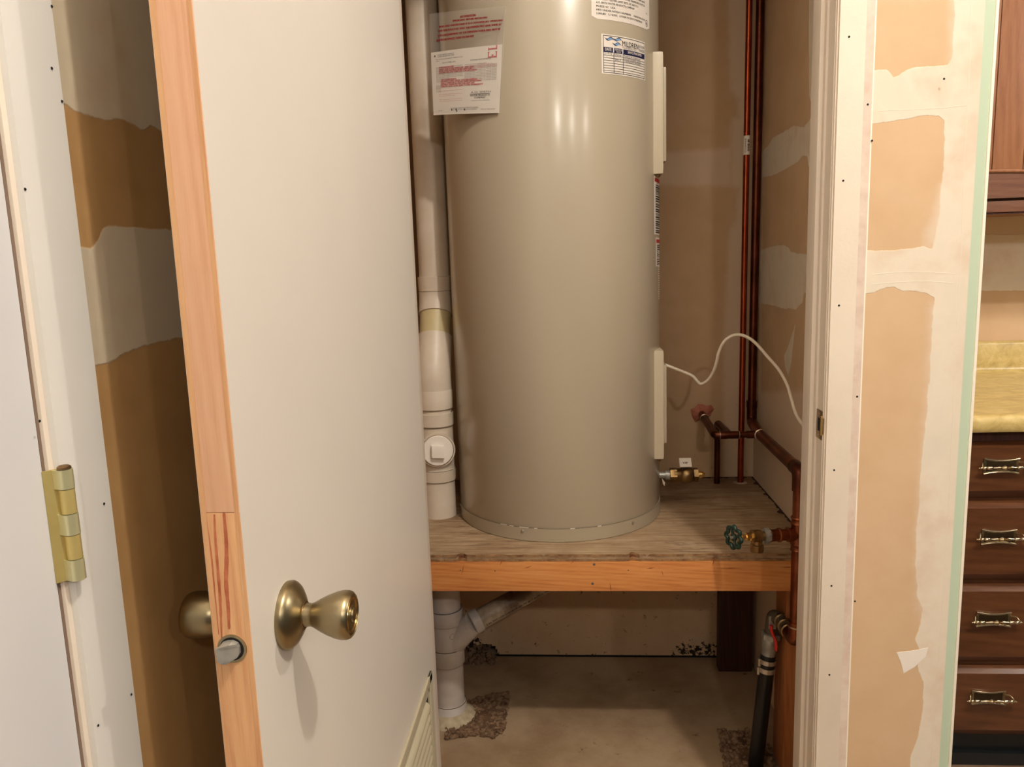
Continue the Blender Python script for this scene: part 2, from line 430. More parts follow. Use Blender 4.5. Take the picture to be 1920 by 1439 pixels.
# left side wall: photograph coordinates are surveyed on the plane X = XL
def pl(pts, f, k): return [f(x, y, k) for x, y in pts]
z1 = lambda L: [(x/2, y/2) for x, y in L]
mL1 = z1([(150, -700), (1300, -300), (1300, 520), (600, 492), (570, 475), (530, 486), (490, 460), (440, 445), (405, 452), (290, 420), (235, 385), (140, 380)])
mL2 = z1([(300, 930), (345, 932), (370, 900), (380, 860), (420, 850), (640, 862), (1300, 880), (1300, 1130), (690, 1262), (600, 1284), (500, 1310), (430, 1350), (370, 1370), (350, 1372), (330, 1320)])
hzL = z1([(180, 175), (250, 195), (380, 255), (560, 322), (1200, 560), (1200, 700), (600, 480), (430, 440), (300, 418), (200, 370)])
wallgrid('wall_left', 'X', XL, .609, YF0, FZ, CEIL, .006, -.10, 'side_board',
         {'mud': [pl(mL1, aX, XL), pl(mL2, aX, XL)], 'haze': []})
struct('wall_left_near', MB().box(XL-.11, XL, -2.2, -.30, FZ, CEIL), 'ceiling_paint').name = 'wall_left'
struct('wall_left_over', MB().box(XL-.11, XL, -.30, .609, 2.06, CEIL), 'ceiling_paint').name = 'wall_left'
# front wall, left stub (hinge side) and header
struct('wall_front_a', MB().box(XL-.1, -.318, YF0, YF1, FZ, CEIL), 'board_plain').name = 'wall_front'
struct('wall_front_b', MB().box(-.318, .51, YF0+.001, YF1, 2.38, CEIL), 'board_plain').name = 'wall_front'  # unseen header, raised to keep its shadow off the heater
# front wall, right panel
z8 = lambda L: [(1500+x/2, y/2) for x, y in L]
zk = lambda L: [(1500+x/2, 720+y/2) for x, y in L]
PF = lambda L: [aY(x, y, YF0) for x, y in L]
t1 = z8([(200, -1200), (580, -1200), (578, 60), (574, 170), (570, 222), (556, 246), (520, 248), (470, 252), (430, 255), (400, 262), (372, 282), (352, 291), (336, 276), (326, 264), (300, 262), (200, 260)])
t2 = z8([(200, 470), (292, 462), (330, 458), (400, 445), (480, 432), (520, 435), (540, 450), (541, 520), (537, 640), (528, 700), (525, 790), (515, 850), (505, 900), (497, 932), (480, 936), (465, 928), (400, 934), (360, 940), (275, 941), (200, 941)])
t3 = z8([(180, 1105), (270, 1100), (300, 1087), (322, 1078), (352, 1076), (385, 1092), (430, 1092), (470, 1100), (505, 1117), (500, 1150), (492, 1300), (485, 1439)])+zk([(480, 0), (478, 90), (465, 200), (450, 340), (447, 450), (435, 560), (433, 690), (440, 800), (458, 845), (452, 900), (430, 960), (455, 1010), (440, 1060), (462, 1120), (462, 1200), (448, 1300), (430, 1360), (415, 1400), (408, 1500), (400, 2200), (100, 2200), (100, 0)])
flap = zk([(362, 1008), (378, 1045), (388, 1086), (430, 1062), (472, 1022), (480, 990), (430, 1000)])
hz = z8([(528, 690), (560, 735), (605, 760), (612, 800), (600, 860), (560, 905), (480, 925), (465, 880), (500, 800)])
hz2 = z8([(562, -1000), (640, -1000), (640, 220), (566, 226)])
hz3 = z8([(490, 1140), (560, 1140), (550, 1439)])+zk([(560, 0), (545, 300), (520, 700), (510, 1000), (440, 850), (435, 600), (460, 200), (478, 0)])
full = PF([(1300, -1500), (2200, -1500), (2200, 3000), (1300, 3000)])
zg = [(Vector((.690, YF0, -1))), Vector((.8, YF0, -1)), Vector((.8, YF0, 3)), Vector((.690, YF0, 3))]
wallgrid('wall_front', 'Y', YF0, .505, .708, FZ, CEIL, .004, .115, 'front_board',
         {'mud': [full], 'not_mud': [PF(t1), PF(t2), PF(t3)], 'haze': [PF(hz), PF(hz2), PF(hz3)], 'green': [zg]})
cb = struct('trim_1', MB().box(.7065, .7115, YF0-.002, YF0+.004, FZ, CEIL, .0008), 'primer_gap')      # metal corner bead
struct('flap', MB().prism(PF(flap), (0, -.0006, 0)), 'label_paper').name = 'trim_5'
# ridges of taped joints on the front panel
for i, L in enumerate(([(1647, 208), (1700, 206), (1760, 203), (1812, 198)], [(1635, 533), (1690, 529), (1740, 528), (1790, 531)], [(1636, 515), (1700, 510), (1790, 513)],
                       [(1820, -20), (1818, 120), (1808, 300), (1800, 520), (1789, 700), (1778, 950), (1762, 1200), (1745, 1440)])):
    obj('tape_ridge', MB().tube(spline([aY(x, y, YF0+.0004) for x, y in L], 6), .0007, 6), 'casing_white', cb)
# wall between closet and kitchen: closet face is XR
z5 = lambda L: [(1200+x*.3892, 80+y*.3892) for x, y in L]
PR = lambda L: [aX(x, y, XR) for x, y in L]
mr1 = z5([(585, 530), (615, 500), (640, 460), (740, 400), (765, 404), (790, 410), (812, 380), (835, 340), (960, 330), (960, 590), (858, 592), (830, 615), (812, 595), (806, 548), (780, 545), (760, 575), (700, 610), (640, 640), (585, 650)])
mr2 = z5([(575, 1002), (640, 980), (690, 975), (712, 985), (730, 1010), (800, 1020), (838, 1025), (960, 1030), (960, 1238), (835, 1235), (812, 1218), (790, 1205), (784, 1248), (750, 1288), (722, 1280), (700, 1285), (650, 1268), (600, 1260), (570, 1255)])
mr3 = z5([(812, -600), (960, -600), (960, 345), (835, 345), (815, 250)])
mr4 = [(1492, 604), (1487, 650), (1484, 680), (1478, 705), (1472, 690), (1470, 668), (1478, 650)]
wallgrid('wall_right', 'X', XR, YF1, YB, FZ, CEIL, .006, .06, 'closet_board',
         {'mud': [PR(mr1), PR(mr2), PR(mr3), PR(mr4)], 'haze': [PR([(1400, 190), (1432, 180), (1425, 900), (1380, 900)]), PR([(1420, 735), (1600, 735), (1600, 1439), (1300, 1439)])]})
struct('wall_right_core', MB().box(XR+.06, .707, YF0+.11, YK+.1, FZ, CEIL), 'board_plain').name = 'wall_right'
# closet back wall, cut away at its lower left corner
PB = lambda L: [aY(x, y, YB) for x, y in L]
mb1 = z5([(425, -500), (620, -500), (620, 3000), (395, 2700), (400, 2000), (405, 1400), (420, 1150), (435, 900), (465, 860), (470, 760), (478, 700), (440, 690), (440, 520), (445, 370), (475, 360), (470, 270), (440, 230), (430, 100)])
band = z5([(-900, 520), (130, 530), (260, 520), (440, 505), (440, 690), (220, 690), (100, 685), (-900, 690)])
cut = [(870, 1236), (905, 1222), (902, 1212), (932, 1208), (938, 1238), (990, 1400), (700, 1400), (700, 1200), (860, 1200)]
cutp = [(p.x, p.z) for p in (aY(x, y, YB) for x, y in [(700, 1150), (868, 1218), (905, 1209), (922, 1209), (928, 1214), (940, 1236), (952, 1246), (952, 1500), (600, 1500)])]
def hide_cut(c): return sdist(c, cutp) < 0
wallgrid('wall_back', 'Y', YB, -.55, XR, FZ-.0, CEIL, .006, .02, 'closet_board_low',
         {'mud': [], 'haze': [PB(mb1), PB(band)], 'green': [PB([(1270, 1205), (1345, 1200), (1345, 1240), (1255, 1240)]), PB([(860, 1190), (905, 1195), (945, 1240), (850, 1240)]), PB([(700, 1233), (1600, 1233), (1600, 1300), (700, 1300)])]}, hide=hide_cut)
struct('wall_back_core', MB().box(-.56, XR+.1, YB+.05, YB+.1, FZ, CEIL), 'void_black').name = 'wall_back'
struct('wall_left_closet', MB().box(-.57, -.50, YF1, YB+.05, FZ, CEIL), 'board_plain').name = 'wall_left'
# kitchen wall
wallgrid('wall_kitchen', 'Y', YK, .708, 2.6, FZ, CEIL, .02, .08, 'front_board',
         {'mud': [[aY(x, y, YK) for x, y in [(1700, 440), (2600, 440), (2600, 545), (1700, 545)]]], 'haze': [[aY(x, y, YK) for x, y in [(1700, 300), (2600, 300), (2600, 500), (1700, 500)]]]}).name = 'wall_back'
# black strip painting the dark gap at the foot of the back wall
struct('wall_foot_gap', MB().box(-.28, XR, YB-.002, YB+.001, FZ, FZ+.006), 'void_black')

# ---- closet doorway: right jamb, stop, casing, strike plate
JX = .452
cas = struct('trim_2', MB().box(.456, .512, YF0-.011, YF0-.0005, FZ, 2.44, .001).box(.456, .4565, YF0-.011, YF0-.0105, FZ, 2.3), 'casing_white')
obj('primer_line', MB().box(.512, .5145, YF0-.010, YF0-.0002, FZ, 2.44), 'primer_gap', cas)
obj('paint_stain', MB().box(.4985, .5118, YF0-.01115, YF0-.0108, FZ+.2, 2.4), 'casing_stain', cas)
for x, y in ((1592, 69), (1627, 196), (1581, 339), (1573, 573), (1607, 744), (1564, 882), (1559, 1099), (1603, 1128), (1555, 1266), (1770, 148), (1635, 264)):
    p = aY(x, y, YF0-.0112); obj('nail_head', MB().lathe(p, (0, -1, 0), [(0, .0018), (.0005, .0018)], 8), 'void_black', cas)
jm = struct('trim_3', MB().box(JX, .456+.014, YF0-.0005, YF1+.004, FZ, 2.42), 'white_gloss')
# moulded steps of the jamb and the stop
obj('door_stop', MB().box(JX-.011, JX+.001, YF0+.042, YF0+.078, FZ, 2.38, .003), 'white_gloss', jm)
obj('jamb_bead', MB().box(JX-.004, JX+.001, YF0+.030, YF0+.042, FZ, 2.38, .002), 'white_gloss', jm)
obj('back_bead', MB().box(JX-.005, JX+.001, YF0+.078, YF0+.092, FZ, 2.38, .002), 'white_gloss', jm)
obj('reveal', MB().box(JX+.0015, .4562, YF0-.006, YF0+.001, FZ, 2.38, .001), 'casing_white', jm)
st = thing('strike_plate', (JX, YF0+.01, .99), 'small worn brass strike plate on the right white door jamb', 'strike plate')
zs0, zs1 = aY(1555, 826, YF0).z, aY(1555, 772, YF0).z
obj('plate', MB().box(JX-.0015, JX+.0002, YF0+.001, YF0+.030, zs0, zs1, .0007), 'valve_brass', st)
obj('lip', MB().prism([Vector((JX-.0015, YF0+.002, zs0+.008)), Vector((JX-.0005, YF0-.006, zs0+.012)), Vector((JX-.0005, YF0-.006, zs1-.012)), Vector((JX-.0015, YF0+.002, zs1-.008))], (-.0012, 0, 0)), 'bright_brass', st)
obj('latch_hole', MB().box(JX-.0019, JX-.0012, YF0+.010, YF0+.021, (zs0+zs1)/2-.012, (zs0+zs1)/2+.012), 'void_black', st)
for z in (zs0+.007, zs1-.007): obj('screw', MB().lathe((JX-.0013, YF0+.016, z), (-1, 0, 0), [(0, .0032), (.0012, .0024)], 12), 'aged_brass', st)
# hinge-side jamb, hidden behind the open door but real
struct('trim_4', MB().box(-.318, -.300, YF0, YF1, FZ, 2.38), 'white_gloss')

# ================================================================== OPEN CLOSET DOOR
DX0, DX1, DY0, DY1 = -.3155, -.28, .597, 1.377
door = thing('door_1', (DX0, DY1, FZ), 'white flush closet door standing wide open, raw wood latch edge towards the camera', kind='structure')
DT = 2.345
obj('face_panel', MB().box(DX1-.003, DX1, DY0+.001, DY1, .0, DT, .0006), 'door_white', door)
obj('face_panel', MB().box(DX0, DX0+.003, DY0+.001, DY1, .0, DT, .0006), 'door_white', door)
zsp = aY(400, 962, DY0).z
obj('edge_stile', MB().box(DX0+.0005, DX1-.0008, DY0, DY0+.035, zsp, DT, .0014), 'pine_upper', door, label='pinkish raw pine upper length of the door edge')
obj('edge_stile', MB().box(DX0+.0005, DX1-.0008, DY0, DY0+.035, .0, zsp-.0002, .0014), 'pine_lower', door, label='orange raw pine lower length of the door edge with dark red streaks')
obj('core', MB().box(DX0+.003, DX1-.003, DY0+.035, DY1-.001, .0, DT-.001), 'pine_upper', door)
obj('edge_strip', MB().box(DX0+.0012, DX0+.0058, DY0-.0003, DY0+.01, .001, DT), 'pine_lower', door)
obj('edge_strip', MB().box(DX1-.0050, DX1-.0012, DY0-.0003, DY0+.01, .001, DT), 'pine_lower', door)
zz = lambda x, y: aY(x, y, DY0)
for L, r in (([(402, 965), (404, 1010), (408, 1060), (412, 1110), (414, 1150), (416, 1200)], .0011), ([(420, 962), (424, 1010), (425, 1050), (424, 1090), (428, 1140), (430, 1180)], .0016), ([(385, 962), (396, 1040), (404, 1130), (410, 1190)], .0007)):
    P0 = [zz(x, y) for x, y in L]; n = len(P0)
    mbs = MB(); pts = spline(P0, 5)
    vs = []; fs = []
    for i, p in enumerate(pts):
        wd = r*(.5+.5*math.sin(PI*min(1, (i+1)/len(pts))))*(1+.4*random.random())
        vs += [(p.x-wd, DY0-.00025, p.z), (p.x+wd, DY0-.00025, p.z)]
    for i in range(len(pts)-1): fs.append((2*i, 2*i+1, 2*i+3, 2*i+2))
    obj('grain_streak', mbs.add(vs, fs), 'red_streak', door, smooth=False)
# latch
lz = .9765; lx = -.2985
la = obj('latch', MB().lathe((lx, DY0+.0005, lz), (0, -1, 0), [(0, .0132), (.0012, .0132), (.0012, .0108), (-.006, .0108)], 32, cap=False), 'aged_brass', door, label='drive-in latch with a worn bevelled bolt')
obj('latch_bore', MB().lathe((lx, DY0-.0003, lz), (0, -1, 0), [(0, .0108), (.0002, .0108)], 28), 'void_black', la)
bolt = MB()
pr = [(-.0088, -.0055), (-.0088, .0045), (-.0072, .0068), (-.003, .0082), (.002, .0084), (.0062, .0064), (.0078, .003), (.0078, -.003), (.006, -.0064), (-.001, -.0085), (-.006, -.0080)]
n = len(pr)
yf = lambda x: DY0-.0125 if x < -.0005 else DY0-.0125+(x+.0005)*1.15
vs = [Vector((lx+a, DY0, lz+b_)) for a, b_ in pr]+[Vector((lx+a*.96, yf(a), lz+b_*.96)) for a, b_ in pr]
bolt.add(vs, [tuple(range(n)), tuple(range(n, 2*n))]+[(i, (i+1) % n, n+(i+1) % n, n+i) for i in range(n)])
obj('latch_bolt', bolt, 'galvanised', la, angle=20)
obj('guard_bolt', MB().box(lx-.0135, lx-.0088, DY0-.004, DY0, lz-.0065, lz+.002, .001), 'galvanised', la)
# knobs
KY, KZ = .677, .969
def knob(x0, sgn):
    full = [(0, .0115), (.006, .0115), (.009, .014), (.014, .0195), (.022, .0218), (.034, .0226), (.040, .0228), (.0445, .0220), (.0475, .0205), (.0492, .0175), (.0500, .010), (.0500, .0)]
    slim = [(0, .0115), (.006, .0112), (.0085, .0108), (.012, .0122), (.018, .0155), (.026, .0193), (.034, .0222), (.040, .0234), (.0445, .0233), (.0475, .0222), (.0492, .0205), (.0496, .0198), (.0486, .0192), (.0486, .0)]
    k = obj('door_knob', MB().lathe((x0+sgn*.016, KY, KZ), (sgn, 0, 0), slim if sgn > 0 else full, 48, cap=False), 'aged_brass', door)
    obj('rose', MB().lathe((x0, KY, KZ), (sgn, 0, 0), [(0, .0325), (.004, .0330), (.0065, .0318), (.0095, .0290), (.0135, .0225), (.0165, .0160), (.0185, .0130), (.0185, .0)], 48, cap=False), 'aged_brass', k)
    obj('neck', MB().lathe((x0+sgn*.015, KY, KZ), (sgn, 0, 0), [(0, .0128), (.004, .0128), (.004, .011)], 32), 'valve_brass', k)
    return k
k1 = knob(DX1, 1)
obj('turn_button', MB().lathe((DX1+.0645, KY, KZ), (1, 0, 0), [(0, .0090), (.0012, .0090), (.0012, .0068), (.0024, .0060), (.003, .003)], 28), 'aged_brass', k1)
obj('end_ring', MB().lathe((DX1+.0645, KY, KZ), (1, 0, 0), [(0, .0165), (.0008, .0163), (.0008, .0150), (0, .0150)], 36, cap=False), 'bright_brass', k1)
knob(DX0, -1)
# louvred grille
GZ1, GY1, GY0, GZ0 = .537, 1.330, .870, .10
gr = obj('vent_grille', MB().box(DX1, DX1+.005, GY0, GY1, GZ1-.016, GZ1, .0015).box(DX1, DX1+.005, GY0, GY1, GZ0, GZ0+.016, .0015).box(DX1, DX1+.005, GY1-.024, GY1, GZ0, GZ1, .0015).box(DX1, DX1+.005, GY0, GY0+.016, GZ0, GZ1, .0015), 'grille_beige', door, label='beige louvred vent grille')
obj('inner_step', MB().box(DX1+.0003, DX1+.003, GY0+.016, GY1-.016, GZ1-.028, GZ1-.0165).box(DX1+.0003, DX1+.003, GY1-.030, GY1-.024, GZ0+.016, GZ1-.017), 'grille_beige', gr)
obj('opening', MB().box(DX1-.0004, DX1+.0004, GY0+.016, GY1-.030, GZ0+.016, GZ1-.028), 'void_black', gr)
ny = int((GZ1-.03-GZ0-.02)/.0205)
for i in range(ny):
    zt = GZ1-.031-i*.0205; pts = []
    for k in range(9):
        a = PI*k/8; pts.append(Vector((DX1+.001+.0095*math.sin(a)*(1-.25*math.cos(a)), GY0+.02, zt-.0085+.0092*math.cos(a)-.001*math.sin(a))))
    obj('louvre_slat', MB().prism(pts, (0, GY1-.056-GY0-.02, 0)), 'grille_beige', gr, angle=50)

# ================================================================== LEFT DOOR, CASING, HINGE
cl = struct('trim_6', MB().box(XL, -.400, .550, .609, FZ, 2.42, .001), 'casing_cool')
obj('casing_back_edge', MB().box(XL+.0005, -.4075, .609, .6115, FZ, 2.42), 'pvc_dirty', cl)
for x, y in ((97, 128), (47, 355), (97, 12), (116, 190), (74, 790), (195, 945), (246, 1303), (184, 1361)):
    p = aX(x, y, -.3998)
    obj('nail_head', MB().lathe(p, (1, 0, 0), [(0, .0012), (.0006, .0009)], 8), 'void_black', cl)
jl = struct('trim_7', MB().box(-.52, -.4055, .5445, .60, FZ, 2.06, .0012), 'casing_white')
obj('jamb_shadow_gap', MB().box(-.425, -.4085, .5412, .5446, FZ, 2.06), 'glue_purple', jl)
d2 = thing('door_2', (-.434, .534, FZ), 'cool white closed door at the far left with a brass hinge', kind='structure')
obj('door_slab', MB().box(-.452, -.4080, -.22, .5405, .0, 2.04, .0012), 'cool_white', d2)
hg = thing('hinge', (-.397, .547, 1.05), 'polished brass butt hinge between the far-left door and its white casing', 'hinge')
hz0, hz1 = 1.062, 1.153
obj('leaf', MB().prism([Vector((-.4085, .5400, hz0)), Vector((-.4005, .5495, hz0)), Vector((-.3995, .5485, hz0)), Vector((-.4075, .5390, hz0))], (0, 0, hz1-hz0)), 'hinge_brass', hg, label='flat yellow brass hinge leaf')
hh = (hz1-hz0)
cuts = [0, .175, .395, .585, .805, 1.0]
for i in range(5):
    a_, b_ = hz1-cuts[i+1]*hh, hz1-cuts[i]*hh
    big = i in (0, 2, 4)
    kn = obj('knuckle', MB().lathe((-.3955, .5480, a_+.0003), (0, 0, 1), [(0, .0060 if big else .0056), (b_-a_-.0006, .0060 if big else .0056)], 28), 'hinge_wrap' if big else 'hinge_brass', hg)
    if big: obj('wrap', MB().prism([Vector((-.4030, .5440, a_+.0004)), Vector((-.3965, .5420, a_+.0004)), Vector((-.3965, .5440, a_+.0004)), Vector((-.4030, .5462, a_+.0004))], (0, 0, b_-a_-.0008)), 'hinge_wrap', kn)
obj('pin_head', MB().lathe((-.3955, .5480, hz1), (0, 0, 1), [(0, .0052), (.0018, .0050), (.0028, .0036), (.0031, .0)], 24), 'valve_brass', hg)
struct('trim_8', MB().box(XL-.1, XL, -.30, -.22, FZ, 2.06), 'white_gloss')

# ================================================================== SHELF PLATFORM
SZ = .604; SY = 1.742
pf = thing('platform', (0, SY, FZ), 'plywood shelf on an orange fir beam carrying the water heater', 'shelf')
fx0, fx1 = -.49, XR-.001
ply = MB()
nx, nyy = 120, 40
vs = []; fs = []
jag = [0]*(nx+1)
for i in range(nx+1):
    x = fx0+(fx1-fx0)*i/nx; jag[i] = .0025*random.random()
    for cx, wd, dp in ((aZ(865, 1040, SZ).x, .012, .014), (aZ(1187, 1038, SZ).x, .012, .020), (-.20, .03, .004), (.33, .05, .004)):
        if abs(x-cx) < wd: jag[i] += dp*(1-abs(x-cx)/wd)
for i in range(nx+1):
    x = fx0+(fx1-fx0)*i/nx
    vs += [(x, SY+jag[i], SZ), (x, YB-.001, SZ), (x, SY+jag[i]+.002, SZ-.018), (x, YB-.001, SZ-.018)]
for i in range(nx):
    a_ = 4*i; b_ = 4*i+4
    fs += [(a_, b_, b_+1, a_+1), (a_, a_+2, b_+2, b_), (a_+2, a_+3, b_+3, b_+2)]
obj('deck', ply.add(vs, fs), 'plywood', pf, smooth=False, label='worn water-stained plywood deck')
for k_ in range(3):
    em = MB(); vs = []; fs = []
    for i in range(nx+1):
        x = fx0+(fx1-fx0)*i/nx; off = jag[i]*(1, .75, .4)[k_]+(0, .0035, .001)[k_]+.0009*math.sin(i*.9+k_*2)*math.sin(i*.23+k_)-.0006; zt = SZ-.0004-.006*k_
        vs += [(x, SY+off, zt), (x, SY+off+.0004, zt-.0056), (x, SY+off+.02, zt), (x, SY+off+.02, zt-.0056)]
    for i in range(nx): a_ = 4*i; b_ = a_+4; fs += [(a_, a_+1, b_+1, b_), (a_, b_, b_+2, a_+2), (a_+1, a_+3, b_+3, b_+1)]
    obj('veneer_ply', em.add(vs, fs), ('ply_edge', 'ply_edge_red', 'ply_edge')[k_], pf, smooth=False)
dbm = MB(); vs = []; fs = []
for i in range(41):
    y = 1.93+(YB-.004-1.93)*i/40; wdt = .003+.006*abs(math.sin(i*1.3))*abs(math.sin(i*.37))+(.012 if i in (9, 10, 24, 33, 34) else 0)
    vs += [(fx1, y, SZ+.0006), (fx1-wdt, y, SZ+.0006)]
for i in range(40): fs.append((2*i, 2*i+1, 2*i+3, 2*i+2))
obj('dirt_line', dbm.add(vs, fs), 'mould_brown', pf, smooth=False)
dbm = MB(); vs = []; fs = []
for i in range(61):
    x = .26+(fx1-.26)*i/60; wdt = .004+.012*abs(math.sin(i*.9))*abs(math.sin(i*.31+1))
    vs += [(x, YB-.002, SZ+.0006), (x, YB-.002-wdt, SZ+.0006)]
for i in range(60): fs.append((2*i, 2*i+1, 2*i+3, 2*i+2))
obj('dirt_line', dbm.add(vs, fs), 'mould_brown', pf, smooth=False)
BZ1, BZ0 = SZ-.0185, .4955
zb = aY(1100, 1109, SY).z; BZ0 = zb
bm_ = obj('front_beam', MB().box(fx0, fx1, SY, SY+.038, BZ0, BZ1, .002), 'fir_beam', pf, label='orange fir front beam with small knots')
for x, y in ((1114, 1059), (1111, 1095), (928, 1071), (1178, 1070), (863, 1070)):
    p = aY(x, y, SY-.0002); obj('screw_head', MB().lathe(p, (0, -1, 0), [(0, .0033 if x < 1112 and x > 1100 or x == 1114 else .0018), (.0006, .0024 if x > 1100 and x < 1120 else .001)], 12), 'seam_dark', bm_)
for x, y, a_, L in ((940, 1054, 1.2, .011), (1075, 1053, .8, .010), (1242, 1075, 1.9, .007), (990, 1064, .3, .012), (868, 1068, 1.3, .016), (1145, 1103, 1.7, .016), (1340, 1050, 1.2, .018), (1478, 1064, .0, .02), (1370, 1066, 0, .03), (1220, 1066, .2, .012)):
    p = aY(x, y, SY-.0003); c_, s_ = math.cos(a_)*L, math.sin(a_)*L
    wd = .0009+.0008*random.random()
    obj('knot', MB().add([p+Vector((-c_, 0, -s_)), p+Vector((s_/L*wd, 0, -c_/L*wd)), p+Vector((c_, 0, s_)), p+Vector((-s_/L*wd, 0, c_/L*wd))], [(0, 1, 2, 3)]), 'knot', bm_, smooth=False)
obj('rear_beam', MB().box(fx0, fx1, YB-.042, YB-.003, SZ-.107, BZ1), 'dark_post', pf)
obj('side_beam', MB().box(fx1-.038, fx1, SY+.04, YB-.045, SZ-.107, BZ1), 'dark_post', pf)
px0, px1 = aY(1348, 1200, 2.30).x, aY(1411, 1200, 2.30).x
obj('post', MB().box(px0, px1, 2.30, 2.338, FZ, SZ-.108, .001), 'dark_post', pf, label='dark reddish rear post')
pp = aY(1470, 1300, 1.795).x
obj('post', MB().box(pp, XR-.001, 1.795, 1.884, FZ, BZ1, .0015), 'fir_post', pf, label='orange fir front post')
obj('post', MB().box(fx0, fx0+.09, 1.795, 1.834, FZ, BZ1, .0015), 'fir_post', pf)

# ================================================================== WATER HEATER
HX, HY, HR = -.0386, 2.102, .282
wh = thing('water_heater', (HX, HY, SZ), 'tall glossy taupe cylindrical water heater standing on the plywood shelf', 'water heater')
ztr = SZ+.036
obj('tank_jacket', MB().lathe((HX, HY, 0), (0, 0, 1), [(ztr, HR-.0015), (ztr+.002, HR), (2.12, HR), (2.15, HR-.01), (2.17, HR-.05), (2.18, 0)], 160, cap=False), 'heater_paint', wh)
obj('base_ring', MB().lathe((HX, HY, 0), (0, 0, 1), [(SZ, 0), (SZ, HR-.001), (SZ+.002, HR+.001), (ztr-.001, HR+.0012), (ztr, HR-.001), (ztr+.001, HR-.004)], 160, cap=False), 'heater_trim', wh)
def cmap(r): 
    return lambda u, v_: Vector((HX+r*math.sin(u/HR), HY-r*math.cos(u/HR), v_))   # u = arc length from the front
def chit(px, py):
    d = ray(px, py); o = np.array([-HX, -HY]); a_ = d[0]**2+d[1]**2; b_ = 2*(o[0]*d[0]+o[1]*d[1]); c_ = o@o-HR**2
    disc = max(0, b_*b_-4*a_*c_); t = (-b_-math.sqrt(disc))/(2*a_); p = d*t
    return math.atan2(p[0]-HX, -(p[1]-HY))*HR, p[2]+H
sl = MB()
strip(sl, -.42, ztr-.0002, .42, ztr+.0009, cmap(HR+.0017), 60)
obj('seam_line', sl, 'seam_dark', wh, smooth=False)
for u0, L_ in ((-.155, .02), (-.128, .012), (-.10, .025), (-.06, .008), (.03, .012), (.10, .01)):
    chp = MB(); strip(chp, u0, ztr-.0004, u0+L_, ztr+.0016, cmap(HR+.0021), 6); obj('chipped_paint', chp, 'label_paper', wh, smooth=False)
for px, py in ((980, 996), (1186, 981), (864, 947)):
    u, z = chit(px, py); d = Vector((math.sin(u/HR), -math.cos(u/HR), 0))
    obj('screw', MB().lathe(cmap(HR+.001)(u, z), d, [(0, .0042), (.0018, .0042), (.0032, .002), (.0034, 0)], 12), 'screw_metal', wh)
# access covers on the right-hand side
def cover(y0, y1, y2, y3):
    za, zb_ = aY(1235, y1, 2.0).z, aY(1235, y0, 2.0).z
    zc, zd = aY(1245, y3, 2.03).z, aY(1245, y2, 2.03).z
    o = obj('access_cover', MB().box(HX+HR-.034, HX+HR+.001, 1.985, 2.215, za, zb_, .010), 'cover_cream', wh, label='cream access cover over the thermostat')
    obj('raised_panel', MB().box(HX+HR-.001, HX+HR+.013, 2.03, 2.18, zc, zd, .005), 'cover_cream', o)
    obj('cover_screw', MB().lathe((HX+HR-.012, 1.995, za-.001), (0, 0, -1), [(0, .006), (.005, .004)], 12), 'valve_brass', o)
    return zd
cover(98, 328, 125, 303)
zcord = cover(656, 860, 684, 832)
# flat printed labels
def patch(name, mat, u0, u1, v0, v1, rad, label=None, corner=0, mapf=None):
    mb = MB(); mapf = mapf or cmap(rad); n = 14; vs = []; fs = []
    for i in range(n+1):
        u = u0+(u1-u0)*i/n; e = min(u-u0, u1-u); c_ = 0
        if corner and e < corner: c_ = corner-math.sqrt(max(0, corner**2-(corner-e)**2))
        vs += [mapf(u, v0+c_), mapf(u, v1-c_)]
    for i in range(n): fs.append((2*i, 2*i+2, 2*i+3, 2*i+1))
    return obj(name, mb.add(vs, fs), mat, wh, label=label)
RL, RP = HR+.0006, HR+.0010
# service record sticker
ua, va = chit(1127, 62); ub, vb = chit(1209, 81); _, vc = chit(1126, 137); _, vd = chit(1209, 152)
V1 = (va+vb)/2; V0 = (vc+vd)/2; S = patch('service_sticker', 'label_paper', ua, ub, V0, V1, RL, 'white service record sticker with navy header and ruled table')
W_ = ub-ua; Hh = V1-V0; f_ = cmap(RP); U = lambda a: ua+W_*a; Vv = lambda a: V1-Hh*a
bk = MB(); t = .0007
for a0, b0, a1, b1 in ((.03, .03, .97, .045), (.03, .955, .97, .97)): strip(bk, U(a0), Vv(b1), U(a1), Vv(b0), f_)
for a in (.03, .965): strip(bk, U(a), Vv(.97), U(a+.01), Vv(.03), f_, 1)
for a in (.225, .415): strip(bk, U(a), Vv(.96), U(a+.01), Vv(.44), f_, 1)
for k in range(7): strip(bk, U(.03), Vv(.535+k*.064), U(.97), Vv(.523+k*.064), f_)
text(bk, 'MILDREN', U(.40), Vv(.245), .0165, f_, W_*.38, bold=.0002)
text(bk, '637-0218', U(.80), Vv(.19), .0085, f_, W_*.155)
text(bk, '796-0276', U(.80), Vv(.29), .0085, f_, W_*.155)
for a, r_, s_ in ((.44, .51, 'flushed & inspected'), (.44, .575, 'checked elements - good'), (.44, .64, 'replaced anode'), (.05, .51, '2-17-14'), (.24, .51, 'Danny'), (.25, .64, 'JRT')):
    text(bk, s_, U(a), Vv(r_), .0058, f_, W_*(.4 if a > .4 else .14))
obj('black_print', bk, 'print_black', S, smooth=False)
g_ = MB(); text(g_, 'PLUMBING INC.', U(.41), Vv(.31), .0075, f_, W_*.34); obj('grey_print', g_, 'print_grey', S, smooth=False)
nv = MB()
for a0, a1 in ((.03, .215), (.235, .405), (.425, .97)): strip(nv, U(a0), Vv(.455), U(a1), Vv(.325), f_)
obj('header_bar', nv, 'print_navy', S, smooth=False)
wt = MB(); f2 = cmap(RP+.0004)
